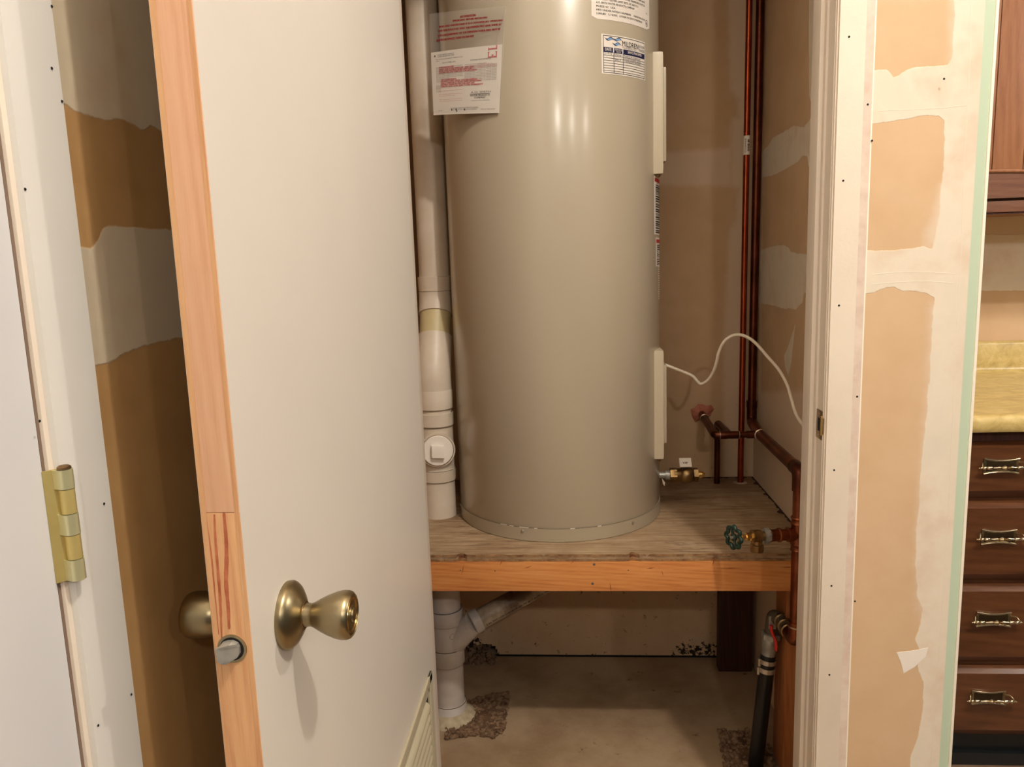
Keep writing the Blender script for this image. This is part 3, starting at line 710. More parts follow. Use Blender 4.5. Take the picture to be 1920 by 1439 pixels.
text(wt, 'DATE', U(.06), Vv(.415), .009, f2, W_*.12, bold=.0002); text(wt, 'SERVICE', U(.245), Vv(.385), .0055, f2, W_*.15); text(wt, 'TECH', U(.275), Vv(.44), .0055, f2, W_*.09)
text(wt, 'SERVICE PERFORMED', U(.52), Vv(.41), .0078, f2, W_*.36, bold=.00015); obj('white_print', wt, 'label_paper', S, smooth=False)
def wave(mb, a, b, w_, h_):
    n = 10; vs = []; fs = []
    for i in range(n+1):
        q = i/n; y = b+h_*.35*math.sin(q*2*PI)+h_*.25*q; x = a+w_*q
        vs += [f_(U(x), Vv(y-h_*.0)), f_(U(x+.03), Vv(y+h_*.6))]
    for i in range(n): fs.append((2*i, 2*i+2, 2*i+3, 2*i+1))
    mb.add(vs, fs)
wv1 = MB(); wave(wv1, .05, .075, .17, .085); wave(wv1, .21, .065, .17, .085); wave(wv1, .195, .185, .17, .085); obj('wave_emblem', wv1, 'print_navy', S, smooth=False)
f_ = cmap(RP+.0003); wv2 = MB(); wave(wv2, .075, .09, .13, .06); wave(wv2, .235, .08, .13, .06); wave(wv2, .22, .20, .13, .06); obj('wave_fill', wv2, 'print_blue', S, smooth=False)
# rating plate, its lower edge and most of it above the frame
f_ = cmap(RP)
ua, va = chit(1109, 33); ub, vb = chit(1217, 60); V0 = (va+vb)/2; V1 = V0+.16; W_ = ub-ua
S = patch('rating_label', 'label_paper', ua, ub, V0, V1, RL, 'large cream rating label with fine black print and a round mark', corner=.006)
bk = MB(); U = lambda a: ua+W_*a
rows = ['ORANGE COUNTY  CALIFORNIA CODE', 'FOR INSTALLATION ON COMBUSTIBLE FLOORING', 'SUITABLE FOR POTABLE WATER HEATING, DOMESTIC', 'STORAGE TANK CAPACITY 66 U.S. GALLONS  240V 60HZ', 'STANDARD WORKING WATER PRESSURE 150 P.S.I.', 'FACTORY TESTED LIMIT SETS AT 300 P.S.I.', 'A.O. SMITH WATER PRODUCTS COMPANY', 'McBEE SC  USA', 'MFD UNDER PATENT NUMBERS     MADE IN U.S.A.', '5,000,801   5,118,905   OTHER PATENTS PENDING']
for k, s_ in enumerate(rows):
    z = V0+.010+.0078*(len(rows)-1-k)
    wds = {7: .28, 6: .62, 9: .78, 5: .7}.get(k, .86)
    text(bk, s_, U(.06), z, .0058, f_, W_*wds*.95, bold=.0001)
for k in range(6): strip(bk, U(.05), V0+.095+.009*k, U(.95), V0+.0975+.009*k, f_)
for r0, n_ in ((.0075, 26),):
    for i in range(n_):
        a0, a1 = 2*PI*i/n_, 2*PI*(i+1)/n_; cx, cz = U(.92), V0+.014
        bk.add([f_(cx+r0*math.cos(a0)*.75, cz+r0*math.sin(a0)), f_(cx+r0*math.cos(a1)*.75, cz+r0*math.sin(a1)), f_(cx+(r0-.001)*math.cos(a1)*.75, cz+(r0-.001)*math.sin(a1)), f_(cx+(r0-.001)*math.cos(a0)*.75, cz+(r0-.001)*math.sin(a0))], [(0, 1, 2, 3)])
text(bk, 'UL', U(.905), V0+.0105, .008, f_, .005, bold=.0002); text(bk, 'THIS', U(.90), V0+.034, .004, f_, .006)
obj('black_print', bk, 'print_black', S, smooth=False)
# edge label below the upper cover
for ya, yb_, mname, t0, t1 in ((330, 440, 0, 1.15, 1.62), (445, 500, 0, 1.2, 1.62)):
    za, zb_ = aY(1235, yb_, 2.0).z, aY(1235, ya, 2.0).z
    e = patch('warning_strip', 'label_paper', t0*HR, t1*HR, za, zb_, RL, 'narrow white barcode label seen edge-on')
    bk = MB(); z = za+.004
    while z < zb_-.02:
        hgt = .0012+.003*random.random(); strip(bk, (t0+.05)*HR, z, (t1-.1)*HR, z+hgt, cmap(RP)); z += hgt+.0012+.002*random.random()
    obj('barcode', bk, 'print_black', e, smooth=False)
    bk = MB(); strip(bk, (t0+.02)*HR, zb_-.014, (t1-.1)*HR, zb_-.005, cmap(RP)); obj('red_mark', bk, 'print_red', e, smooth=False)
bk = MB()
for k in range(22):
    yy = 470+k*4.3; z = aY(1235, yy, 2.0).z; strip(bk, (1.28+.03*random.random())*HR, z-.003, 1.5*HR, z, cmap(RP))
obj('side_print', bk, 'label_paper', wh, smooth=False, label='flaking white lettering down the right side')
# drain valve
vz = aY(1280, 891, 2.09).z; vy = 2.09; ax = Vector((1, 0, 0))
X_ = lambda px: aY(px, 891, vy).x
dv = obj('drain_valve', MB().lathe((X_(1262), vy, vz), ax, [(0, .0145), (.001, .0190), (.021, .0194), (.022, .0190), (.026, .0222), (.036, .0236), (.046, .0226), (.052, .0200), (.053, .0175)], 40), 'valve_brass', wh, label='brass ball drain valve with white tab handle')
obj('nipple', MB().lathe((HX+HR-.01, vy, vz), ax, [(0, .0095), (.026, .0095), (.026, .0135), (.038, .0135)], 24), 'galvanised', dv)
obj('hex_nut', MB().lathe((X_(1256), vy, vz), ax, [(0, .0205), (.018, .0212), (.018, .019)], 6), 'valve_brass', dv, angle=20)
obj('hex_nut', MB().lathe((X_(1300), vy, vz), ax, [(0, .0205), (.012, .0205), (.013, .016)], 6), 'valve_brass', dv, angle=20)
obj('hose_cap', MB().lathe((X_(1309), vy, vz), ax, [(0, .0125), (.004, .0125), (.0045, .0105), (.009, .0105), (.0095, .0085), (.014, .0080), (.018, .005), (.019, 0)], 24), 'bright_brass', dv)
obj('handle_stem', MB().box(X_(1277), X_(1291), vy-.008, vy+.008, vz+.017, vz+.031, .002), 'seam_dark', dv)
hc = (X_(1273)+X_(1295))/2
hd = obj('tab_handle', MB().obox((hc, vy-.010, vz+.038), (.0165, 0, 0), (0, .0085, .0105), (0, -.0020, .0016), .0016), 'label_paper', dv)
lt = MB(); text(lt, 'YAP', 0, 0, .009, lambda u, v_: Vector((hc-.008+u, vy-.0158+v_*.63, vz+.0360+v_*.78)), .014, bold=.0002); obj('lettering', lt, 'print_black', hd, smooth=False)
# insulation scrap by the nipple
obj('foam_scrap', MB().add([aY(x, y, 2.04) for x, y in ((1241, 897), (1247, 905), (1246, 912), (1243, 908))], [(0, 1, 2, 3)]), 'cover_cream', wh, smooth=False)

# document pouch hanging on the heater (clear sleeve + warranty sheet)
dp = thing('document_pouch', tuple(aY(875, 216, 1.86)), 'clear plastic pouch with a white and red warranty sheet taped to the heater upper left', 'document pouch')
c00 = aY(813, 216, 1.915); c10 = aY(936, 212, 1.838); c01 = aY(808, 99, 1.915); c11 = aY(942, 83, 1.835)
def bil(A, B, C_, D, off=0):
    nrm = (B-A).cross(C_-A).normalized()
    if nrm.y > 0: nrm = -nrm
    def f(u, v_):
        p = (A*(1-u)+B*u)*(1-v_)+(C_*(1-u)+D*u)*v_
        return p+nrm*(off+.004*math.sin(PI*u))
    return f
def sheet(f, n=12):
    mb = MB(); vs = []; fs = []
    for i in range(n+1):
        for j in range(n+1): vs.append(f(i/n, j/n))
    for i in range(n):
        for j in range(n): a_ = i*(n+1)+j; fs.append((a_, a_+n+1, a_+n+2, a_+1))
    return mb.add(vs, fs)
sh = obj('warranty_sheet', sheet(bil(c00, c10, c01, c11)), 'label_paper', dp)
F = bil(c00, c10, c01, c11, .0005); F2 = bil(c00, c10, c01, c11, .0009)
def rowtext(mb, s, u, v_, size, width, FF=F):
    text(mb, s, 0, 0, size, lambda a, b_: FF(u+a, v_+b_), width)
bk = MB()
rowtext(bk, 'WATER HEATER WARRANTY', .10, .935, .026, .25); rowtext(bk, 'LIMITED RESIDENTIAL TANK', .10, .91, .026, .25)
rowtext(bk, 'This warranty is only valid for installation in the', .07, .87, .024, .40); rowtext(bk, 'owner.', .07, .845, .024, .06)
rowtext(bk, 'WHO IS COVERED  LIMITS', .17, .805, .03, .20); rowtext(bk, 'EXTENDED NON-USE PERIODS', .58, .80, .032, .28)
for k in range(11): rowtext(bk, 'the water heater is subject to the terms and limits', .07, .745-k*.0225, .021, .40 if k < 8 else .2)
for k in range(12): rowtext(bk, 'periods when heater is not used for two weeks gas may form', .50, .745-k*.0225, .021, .44 if k > 0 else .3)
for k in range(6): rowtext(bk, 'of water', .06, .46-k*.02, .02, .08)
text(bk, 'A.O. SMITH', 0, 0, .04, lambda a, b_: F(.59+a, .31+b_), .28); strip(bk, .58, .292, .86, .300, lambda a, b_: F(a, b_))
text(bk, 'WATER PRODUCTS', 0, 0, .038, lambda a, b_: F(.58+a, .262+b_), .28, bold=.001); text(bk, 'COMPANY', 0, 0, .038, lambda a, b_: F(.64+a, .228+b_), .16, bold=.001)
rowtext(bk, 'A DIVISION OF A.O. SMITH CORPORATION', .59, .19, .02, .27)
rowtext(bk, '183-179', .08, .055, .022, .06); rowtext(bk, 'PART NO. 195209-002 0905', .74, .055, .022, .20)
rowtext(bk, 'SEE OTHER SIDE FOR ADDITIONAL TERMS AND CONDITIONS', .28, .085, .026, .42); rowtext(bk, 'KEEP THIS SHEET WITH THE HEATER FOR REFERENCE', .30, .06, .024, .38)
for u, v_ in ((.05, .92), (.29, .055), (.36, .06), (.37, .035), (.49, .05)): strip(bk, u, v_, u+.018, v_+.03, lambda a, b_: F(a, b_), 1)
obj('black_print', bk, 'print_black', sh, smooth=False)
rd = MB()
L1 = [(.12, .735, 'IF YOU HEAR GAS LEAKS', .22), (.12, .705, 'MAKE THIS YOUR ENVELOPE AND TAG', .50), (.12, .678, 'KEEP THESE INSTRUCTIONS HERE FOR', .48), (.12, .651, 'FUTURE USE AND TURN ON THIS APPLIANCE', .55),
      (.14, .54, 'THE CONDENSATE', .24), (.14, .513, 'DO NOT START UNTIL CERTAIN MANUAL', .54), (.14, .486, 'WAS CAREFULLY READ AND OPERATING', .60), (.14, .459, 'INSTRUCTIONS BEFORE FOR ANY GAS', .50), (.14, .432, 'UNLESS SAVE SAVE AND YOUR WARRANTY', .62)]
for u, v_, s_, w_ in L1: text(rd, s_, 0, 0, .032, (lambda u, v_: lambda a, b_: F2(u+a, v_+b_))(u, v_), w_, bold=.0026)
for v_, w_ in ((.372, .36), (.318, .36), (.29, .25), (.235, .36), (.208, .36)): rowtext(rd, 'repair or replacement of the parts under this plan', .10, v_, .016, w_)
for k in range(3): rowtext(rd, 'in the heater or piping open hot faucet near by', .54 if k else .68, .735-k*.0225, .020, .40 if k else .2)
obj('red_print', rd, 'print_red', sh, smooth=False)
# big rotated letters EL
el = MB()
def sl_(u0, v0, u1, v1): strip(el, u0, v0, u1, v1, lambda a, b_: F2(a, b_), 2)
sl_(.82, .82, .935, .838); sl_(.925, .815, .937, .905); sl_(.82, .815, .832, .905); sl_(.875, .82, .885, .865); sl_(.815, .895, .84, .905); sl_(.915, .895, .94, .905)
sl_(.82, .94, .935, .957); sl_(.925, .935, .937, .995); sl_(.82, .925, .830, .97); sl_(.865, .85, .895, .862)
obj('big_letters', el, 'print_red', sh, smooth=False)
p01 = aY(806, 27, 1.915); p11 = aY(950, 12, 1.832)
b00 = aY(811, 214, 1.913); b10 = aY(938, 211, 1.836)
ps = obj('plastic_sleeve', sheet(bil(b00, b10, p01, p11, .0022)), 'clear_plastic', dp, label='clear crinkled sleeve printed with red warning lines')
q00 = aY(808, 99, 1.914); q10 = aY(942, 83, 1.835); G = bil(q00, q10, p01, p11, .003)
mr = MB()
def rt(s_, u, v_, sz, w_, b_=.002): text(mr, s_, 0, 0, sz, lambda a, c_: G(u+a, v_+c_), w_, bold=b_*1.6)
rt('ATTENTION', .43, .80, .085, .20, .003); rt('IMPORTANT: BEFORE INSTALLING', .33, .72, .07, .45); rt('READ AND UNDERSTAND IT IS A CUSTOMER ALL OPERATING', .14, .61, .07, .84)
rt('TAPE THIS POUCH SO THAT THE OWNER MAY HAVE THESE AT', .12, .50, .075, .85); rt('IT IS A REQUIREMENT OF THE MANUFACTURER WILL NOT BE', .12, .38, .075, .84); rt('REMOVED OR DAMAGED. THANK YOU AND KEEP', .10, .26, .08, .52)
obj('maroon_print', mr, 'print_maroon', ps, smooth=False)
cr = MB(); 
for a_, b_ in (((948, 14), (930, 85)),):
    obj('fold', MB().tube([aY(*a_, 1.828), aY(*b_, 1.838)], .0006, 6), 'clear_plastic', ps)


# ================================================================== COPPER PLUMBING
def zat(y, px, Y): return aY(px, y, Y).z
A0 = aY(1388, 906, 2.325); A1 = aY(1407, 0, 2.325); XA = A0.x
pa = obj('copper_pipe', MB().cyl((XA, 2.325, SZ), (XA+.0105, 2.325, 3.2), .0090, 20), 'copper_bright',
         label='thin bright copper riser with a white barcode tag, left of the two tall pipes', cat='pipe')
zt0, zt1 = aY(1398, 291, 2.325).z, aY(1398, 255, 2.325).z
def pmap(cx, cy, r): return lambda u, v_: Vector((cx+r*math.sin(u/r), cy-r*math.cos(u/r), v_))
fm = pmap(XA+.0042, 2.325, .0096); tg = MB(); strip(tg, -.015, zt0, .013, zt1, fm, 10); tg = obj('paper_tag', tg, 'label_paper', pa, label='white barcode tag')
fm = pmap(XA+.0042, 2.325, .0100); bk = MB(); z = zt0+.010
while z < zt1-.012: hgt = .001+.002*random.random(); strip(bk, .000, z, .0075, z+hgt, fm, 3); z += hgt+.001+.0015*random.random()
text(bk, 'COPPER', 0, 0, .006, lambda a, b_: fm(-.003-b_, zt0+.006+a), .040)
obj('barcode', bk, 'print_black', tg, smooth=False)
obj('floor_flange', MB().lathe((XA, 2.325, SZ), (0, 0, 1), [(0, .022), (.0015, .020), (.002, .0095)], 9), 'pvc_dirty', pa)
# supply tree: second riser, diagonal run, front drop with hose bibb
B0 = aY(1409, 792, 2.33); XB = B0.x; ZD = .812
ct = thing('copper_pipework', (.53, 2.0, FZ+.0), 'dark copper supply pipework running along the right closet wall to the front drop', 'pipework')
yT = 2.15; xT = aY(1425, 815, yT).x; zT = aY(1425, 815, yT).z
eF = aY(1500, 884, 1.705)
r_big = .0150
jb = Vector((XB, 2.33, aY(1409, 792, 2.33).z+.002))
obj('riser', MB().cyl((XB, 2.33, jb.z+.03), (XB+.0105, 2.33, 3.2), .0125, 20), 'copper_dark', ct)
d1 = Vector((xT, yT, zT))
path = [Vector((XB, 2.33, jb.z+.06))]+bend((XB, 2.33, jb.z+.06), jb, d1, .022)+[jb+(d1-jb)*.45]
obj('elbow', MB().tube(path, .0150, 16), 'copper_dark', ct)
obj('coupling', MB().lathe((XB, 2.33, jb.z+.045), (0, 0, 1), [(0, .0162), (.02, .0162)], 20), 'copper_dark', ct)
path = [jb+(d1-jb)*.4, d1, d1+(eF-d1)*.93]
obj('diagonal_run', MB().tube(path, .0148, 18), 'copper_riser', ct)
for t_ in (.02,): obj('solder_ring', MB().lathe(d1+(eF-d1)*t_, eF-d1, [(0, .0150), (.001, .0172), (.003, .0172), (.004, .0150)], 24, cap=False), 'solder', ct)
low = aY(1487, 1203, 1.705); top = eF.copy()
path = [eF+(d1-eF).normalized()*.05]+bend(d1, eF, Vector((eF.x, eF.y, .5)), .022)+[Vector((eF.x, eF.y, eF.z-.045))]
obj('elbow', MB().tube(path, .0168, 18), 'copper_dark', ct)
xr = eF.x
obj('drop_pipe', MB().cyl((xr, 1.705, low.z+.02), (xr, 1.705, eF.z-.03), .0142, 22), 'copper_riser', ct)
zte = aY(1497, 1002, 1.705).z
def ringed(z0, z1, r):
    return [(z0, r), (z0+.003, r+.0018), (z0+.006, r), (z1-.006, r), (z1-.003, r+.0018), (z1, r)]
obj('tee_body', MB().lathe((xr, 1.705, zte-.040), (0, 0, 1), [(0, .0160), (.003, .0182), (.006, .0160), (.014, .0160), (.017, .0178), (.020, .0165), (.062, .0165), (.066, .0178), (.070, .0160), (.076, .0160), (.079, .0182), (.082, .0160)], 28), 'copper_riser', ct)
# bibb axis
wc = aY(1377, 1008, 1.668); tb = Vector((xr, 1.705, zte)); ad = (wc-tb).normalized(); Lb = (wc-tb).length
obj('tee_branch', MB().lathe(tb, ad, [(0, .0150), (.020, .0150), (.022, .0150), (.024, .0168), (.027, .0168), (.029, .0132), (.044, .0132), (.046, .0165), (.049, .0165), (.051, .0140), (.068, .0140), (.070, .0160), (.074, .0150)], 28), 'copper_riser', ct)
bb = thing('hose_valve', tuple(wc), 'green wheel handled brass hose valve projecting left from the front copper drop', 'valve')
obj('collar', MB().lathe(tb+ad*.072, ad, [(0, .0165), (.002, .0185), (.010, .0180), (.012, .011)], 9), 'galvanised', bb, angle=20)
obj('valve_body', MB().lathe(tb+ad*.083, ad, [(0, .0105), (.006, .0108), (.009, .0135), (.014, .0150), (.020, .0152), (.026, .0140), (.028, .0150), (.031, .0148), (.032, .010)], 28), 'valve_brass', bb)
pc = tb+ad*.101
obj('spout', MB().lathe(pc, (0, 0, -1), [(0, .0125), (.014, .0115), (.018, .0115), (.020, .0150), (.034, .0150), (.036, .0140), (.036, .011)], 28), 'valve_brass', bb)
obj('bonnet_nut', MB().lathe(tb+ad*.115, ad, [(0, .0095), (.013, .0095), (.013, .005), (.022, .004)], 6), 'bright_brass', bb, angle=20)
wax = Vector((-.86, -.50, .05)).normalized()
wc2 = tb+ad*(Lb+.002)
wa = wax.cross(Vector((0, 0, 1))).normalized(); wb = wax.cross(wa)
ring = []
for i in range(97):
    t_ = 2*PI*i/96; rr = .0225+.0030*math.cos(8*t_); ring.append(wc2+wa*(rr*math.cos(t_))+wb*(rr*math.sin(t_)))
whl = MB().tube(ring, .0044, 10)
for i in range(4):
    t_ = PI/4*(2*i+.5); dd = wa*math.cos(t_)+wb*math.sin(t_); whl.tube([wc2-wax*.002, wc2+dd*.012, wc2+dd*.022], .0032, 8)
whl.lathe(wc2-wax*.004, wax, [(0, .0075), (.006, .0085), (.008, .0065)], 20)
hw = obj('wheel_handle', whl, 'green_wheel', bb)
obj('centre_screw', MB().lathe(wc2+wax*.004, wax, [(0, .0042), (.003, .0036), (.004, 0)], 14), 'screw_metal', hw)
# horizontal branch and rear stub
hl = aY(1341, 815, yT); hl.z = zT
obj('cross_pipe', MB().cyl(d1, hl, .0088, 18), 'copper_dark', ct)
sw = Vector((hl.x+.002, YB, aY(1309, 776, YB).z))
obj('wall_stub', MB().tube([sw, hl+(sw-hl)*.35]+bend(sw, hl, d1, .014)+[hl+(d1-hl)*.25], .0120, 16), 'copper_dark', ct)
obj('solder_ring', MB().lathe(hl+(sw-hl)*.75, sw-hl, [(0, .012), (.001, .0138), (.003, .0138), (.004, .012)], 20, cap=False), 'solder', ct)
cx_ = aY(1343, 905, 2.33)
tj = Vector((cx_.x, yT, zT)); zc_ = aY(1343, 795, 2.31).z
obj('branch_drop', MB().cyl((cx_.x, 2.32, SZ), (cx_.x, 2.32, zc_-.02), .0088, 18), 'copper_dark', ct)
tj2 = Vector((cx_.x, yT+.005, zT))
cc_ = Vector((cx_.x, 2.32, zc_))
obj('branch_elbow', MB().tube([Vector((cx_.x, 2.32, zc_-.05))]+bend(Vector((cx_.x, 2.32, zc_-.05)), cc_, tj2, .02)+[tj2], .0115, 16), 'copper_dark', ct)
for px in (1348, 1384, 1415): q = aY(px, 815, yT); q.z = zT; obj('solder_ring', MB().lathe(q, (1, 0, 0), [(0, .009), (.001, .0122), (.003, .0122), (.004, .009)], 20, cap=False), 'solder', ct)
obj('tee_sleeve', MB().cyl(Vector((aY(1352, 815, yT).x, yT, zT)), Vector((aY(1383, 815, yT).x, yT, zT)), .0110, 18), 'copper_dark', ct)
obj('tee_sleeve', MB().cyl(Vector((aY(1400, 815, yT).x, yT, zT)), Vector((aY(1424, 815, yT).x, yT, zT)), .0110, 18), 'copper_dark', ct)
# torn hole round the stub
fo = MB(); vs = []
for dx_, dz_, dy_ in ((-.034, .014, .001), (-.022, .020, .004), (-.012, .032, .006), (.004, .030, .002), (.016, .026, .007), (.030, .028, .002), (.038, .014, .003), (.032, .004, .001), (.026, -.008, .006), (.010, -.004, .002), (-.008, -.020, .004), (-.020, -.028, .001), (-.030, -.008, .003)):
    vs.append(sw+Vector((dx_, -dy_, dz_)))
n_ = len(vs); vs += [sw+Vector(((v_-sw).x*.45, -.014, (v_-sw).z*.45)) for v_ in vs]
fo.add(vs, [(k, (k+1) % n_, n_+(k+1) % n_, n_+k) for k in range(n_)]+[tuple(n_+k for k in range(n_))])
obj('foam_collar', fo, 'escutcheon_foam', smooth=False, label='crumpled pinkish collar where the copper stub enters the back wall', cat='collar')
# bottom return to the shut-off valve
yV = 1.836; vt = aY(1456, 1152, yV); lw = Vector((xr, 1.705, low.z)); vt.x = lw.x-.004; vt.z = low.z+.0
path = [Vector((xr, 1.705, low.z+.05))]+bend(Vector((xr, 1.705, low.z+.05)), lw, vt, .02)+[lw+(vt-lw)*.45]
obj('return_elbow', MB().tube(path, .0165, 18), 'copper_riser', ct)
obj('solder_ring', MB().lathe((xr, 1.705, low.z+.036), (0, 0, 1), [(0, .0165), (.001, .018), (.003, .018), (.004, .0165)], 24, cap=False), 'solder', ct)
gb = aY(1415, 1425, 1.83); gb.z = FZ; vtop = aY(1450, 1152, yV)
bd = (gb-vtop).normalized()
sv = thing('shutoff_valve', tuple(gb), 'grey ball valve with red lever joining the copper drop to black poly pipe', 'valve')
obj('nipple', MB().tube([lw+(vt-lw)*.42, vt-Vector((0, .02, 0))]+bend(lw, vtop, gb, .018)+[vtop+bd*.05], .0165, 16), 'galvanised' if 0 else 'seam_dark', sv)
for t_ in (.35, .55, .75): obj('thread_ring', MB().lathe(lw+(vt-lw)*t_, vt-lw, [(0, .0165), (.002, .0195), (.007, .0195), (.009, .0165)], 20, cap=False), 'valve_brass', sv)
obj('hex_nut', MB().lathe(vtop+bd*.050, bd, [(0, .020), (.002, .0235), (.015, .0235), (.017, .019)], 6), 'galvanised', sv, angle=20)
obj('valve_body', MB().lathe(vtop+bd*.066, bd, [(0, .0190), (.006, .0208), (.016, .0208), (.022, .0185), (.028, .0172), (.040, .0172), (.042, .0185), (.050, .0185)], 28), 'galvanised', sv)
lv0 = vtop+bd*.035+Vector((-.008, -.026, 0)); 
obj('lever', MB().tube(spline([lv0+Vector((0, 0, .018)), lv0+Vector((.001, -.002, .002)), lv0+Vector((.010, -.004, -.022)), lv0+Vector((.011, -.004, -.045))], 5),   .0085, 10, flat=[.45]*16), 'red_lever', sv)
obj('lever_plate', MB().obox(lv0+Vector((.004, .006, .022)), (.009, 0, 0), (0, .002, 0), (0, 0, .017), .001), 'galvanised', sv)
pb = vtop+bd*.108
obj('black_pipe', MB().cyl(pb, gb-Vector((0, 0, .02)), .0190, 24), 'black_poly', sv, label='black poly pipe going into the floor')
for t_, w_ in ((.012, .011), (.034, .012)):
    k_ = obj('hose_clamp', MB().lathe(pb+bd*t_, bd, [(0, .0185), (0, .0212), (w_, .0212), (w_, .0185)], 28, cap=False), 'clamp_steel', sv)
    obj('clamp_screw', MB().lathe(pb+bd*(t_+w_/2)+Vector((-.021, -.004, -.012)), (0, 0, 1), [(0, .0045), (.02, .0045)], 10), 'clamp_steel', k_)
# cord
cp = [(1251, 684), (1262, 690), (1280, 697), (1298, 705), (1306, 713), (1314, 720), (1326, 714), (1336, 700), (1343, 682), (1348, 660), (1357, 642), (1370, 631), (1386, 628), (1402, 633), (1418, 645), (1440, 670), (1460, 693), (1475, 720), (1483, 745), (1490, 770), (1500, 790), (1509, 806)]
pts = []
for i, (x, y) in enumerate(cp):
    t_ = i/(len(cp)-1); Y = 2.06-.10*min(1, t_*2)-.0*t_ if t_ < .55 else 1.96-(t_-.55)/.45*.155
    pts.append(aY(x, y, Y))
pts[0] = Vector((HX+HR+.012, 2.055, pts[0].z)); 
e_ = aX(1509, 806, XR); pts[-1] = Vector((XR-.001, pts[-2].y-.005, e_.z))
sp_ = spline(pts, 6); nS = len(sp_)
fl_ = [1-.45*math.exp(-((i/nS-.36)/.08)**2) for i in range(nS)]; rd_ = [.0040+.0020*math.exp(-((i/nS-.36)/.07)**2) for i in range(nS)]
obj('electric_cable', MB().tube(sp_, .004, 10, rad=rd_, flat=fl_), 'cord_white', label='white electric cable looping from the heater to the right closet wall', cat='cable')

# ================================================================== PVC DRAIN STACK
PX, PY, PR_ = -.375, 2.045, .0445
ds = thing('drain_stack', (PX, PY, FZ), 'white plastic drain stack left of the heater, passing through the shelf to the floor', 'drain pipe')
zc = lambda y: aY(830, y, 2.0).z
UY = 2.145      # the upper length stands further back, an offset joins it to the lower one
ztop = zc(575); zoff0 = zc(600); zoff1 = zc(690)
obj('upper_pipe', MB().cyl((PX, UY, zc(520)), (PX, UY, 3.24), PR_, 40), 'pvc', ds)
obj('coupling', MB().lathe((PX, UY, zc(550)), (0, 0, 1), [(0, .0480), (zc(520)-zc(550), .0495), (zc(520)-zc(550)+.001, .0445)], 40), 'pvc', ds)
c1 = Vector((PX, UY, zc(568))); c2 = Vector((PX, PY, zc(706)))
obj('upper_elbow', MB().tube([Vector((PX, UY, zc(548)))]+bend(Vector((PX, UY, zc(548))), c1, c2, .02)+[c1+(c2-c1)*.20], .0478, 40), 'pvc', ds)
obj('offset_pipe', MB().cyl(c1+(c2-c1)*.1, c1+(c2-c1)*.85, PR_-.001, 40), 'pvc_old', ds)
obj('lower_elbow', MB().tube([c1+(c2-c1)*.50, c1+(c2-c1)*.6]+bend(c1, c2, Vector((PX, PY, zc(760))), .025)+[Vector((PX, PY, zc(738)))], .0482, 40), 'pvc', ds)
obj('elbow_hub', MB().lathe((PX, PY, zc(770)), (0, 0, 1), [(0, .0490), (zc(737)-zc(770), .0500), (zc(733)-zc(770), .047)], 40), 'pvc', ds)
obj('middle_pipe', MB().cyl((PX, PY, zc(800)), (PX, PY, zc(765)), PR_, 40), 'pvc', ds)
obj('tee_hub', MB().lathe((PX, PY, zc(803)), (0, 0, 1), [(0, .0475), (.002, .0500), (zc(779)-zc(803), .0500)], 40), 'pvc', ds)
obj('tee_body', MB().lathe((PX, PY, zc(885)), (0, 0, 1), [(0, .0472), (zc(800)-zc(885), .0472)], 40), 'pvc', ds)
obj('tee_hub', MB().lathe((PX, PY, zc(906)), (0, 0, 1), [(0, .0490), (zc(886)-zc(906), .0505), (zc(884)-zc(906), .047)], 40), 'pvc', ds)
obj('lower_pipe', MB().cyl((PX, PY, SZ), (PX, PY, zc(900)), .0455, 40), 'pvc', ds)
cd = Vector((.22, -1, -.02)).normalized(); cc = Vector((PX+.004, PY-.022, zc(843)))
cm = obj('cleanout_hub', MB().lathe(cc, cd, [(0, .0465), (.030, .0485), (.034, .0475), (.034, .042)], 44), 'pvc', ds)
obj('cleanout_plug', MB().lathe(cc+cd*.030, cd, [(0, .0425), (.008, .0425), (.011, .040), (.011, 0)], 44, cap=False), 'label_paper', cm)
sx_ = cd.cross(Vector((0, 0, 1))).normalized()
obj('square_boss', MB().obox(cc+cd*.047, sx_*.0175+Vector((0, 0, .0015)), cd*.007, Vector((0, 0, .017)), .002), 'label_paper', cm)
obj('cement_ring', MB().lathe(cc+cd*.033, cd, [(0, .0425), (.0022, .0438), (.0030, .0412)], 44, cap=False), 'valve_brass', cm)
for zq, rq in ((zc(770)-.0004, .0487), (zc(803)-.0004, .0497), (zc(885)-.0002, .0500), (zc(906)-.0004, .0487), (zc(548)-.0004, .0483), (zc(738), .0485)):
    obj('joint_line', MB().lathe((PX, UY if zq > zc(560) else PY, zq), (0, 0, 1), [(-.0012, rq-.0006), (-.0004, rq+.0004), (.0006, rq-.0006)], 40, cap=False), 'joint_brown', ds)
# below the shelf
zl = lambda y: aY(835, y, 2.0).z
obj('under_pipe', MB().cyl((PX, PY, FZ), (PX, PY, SZ-.019), .0445, 40), 'pvc_low', ds)
def hub(y0, y1, r=.0500, mat='pvc_low', lab=None):
    z0, z1 = zl(y1), zl(y0); return obj('hub', MB().lathe((PX, PY, z0), (0, 0, 1), [(0, .0450), (.0005, r-.001), (.002, r), (z1-z0-.002, r), (z1-z0, r-.0015), (z1-z0+.0005, .0450)], 44, cap=False), mat, ds)
hub(1153, 1180); 
obj('wye_body', MB().lathe((PX, PY, zl(1228)), (0, 0, 1), [(0, .0470), (zl(1178)-zl(1228), .0470)], 44), 'pvc_low', ds)
hub(1226, 1256); hub(1330, 1372, .0495)
for y_ in (1153, 1180, 1226, 1256, 1330): obj('joint_line', MB().lathe((PX, PY, zl(y_)), (0, 0, 1), [(-.001, .0472), (0, .0492), (.001, .0472)], 44, cap=False), 'joint_brown', ds)
mp_ = pmap(PX, PY, .0473); ci = MB()
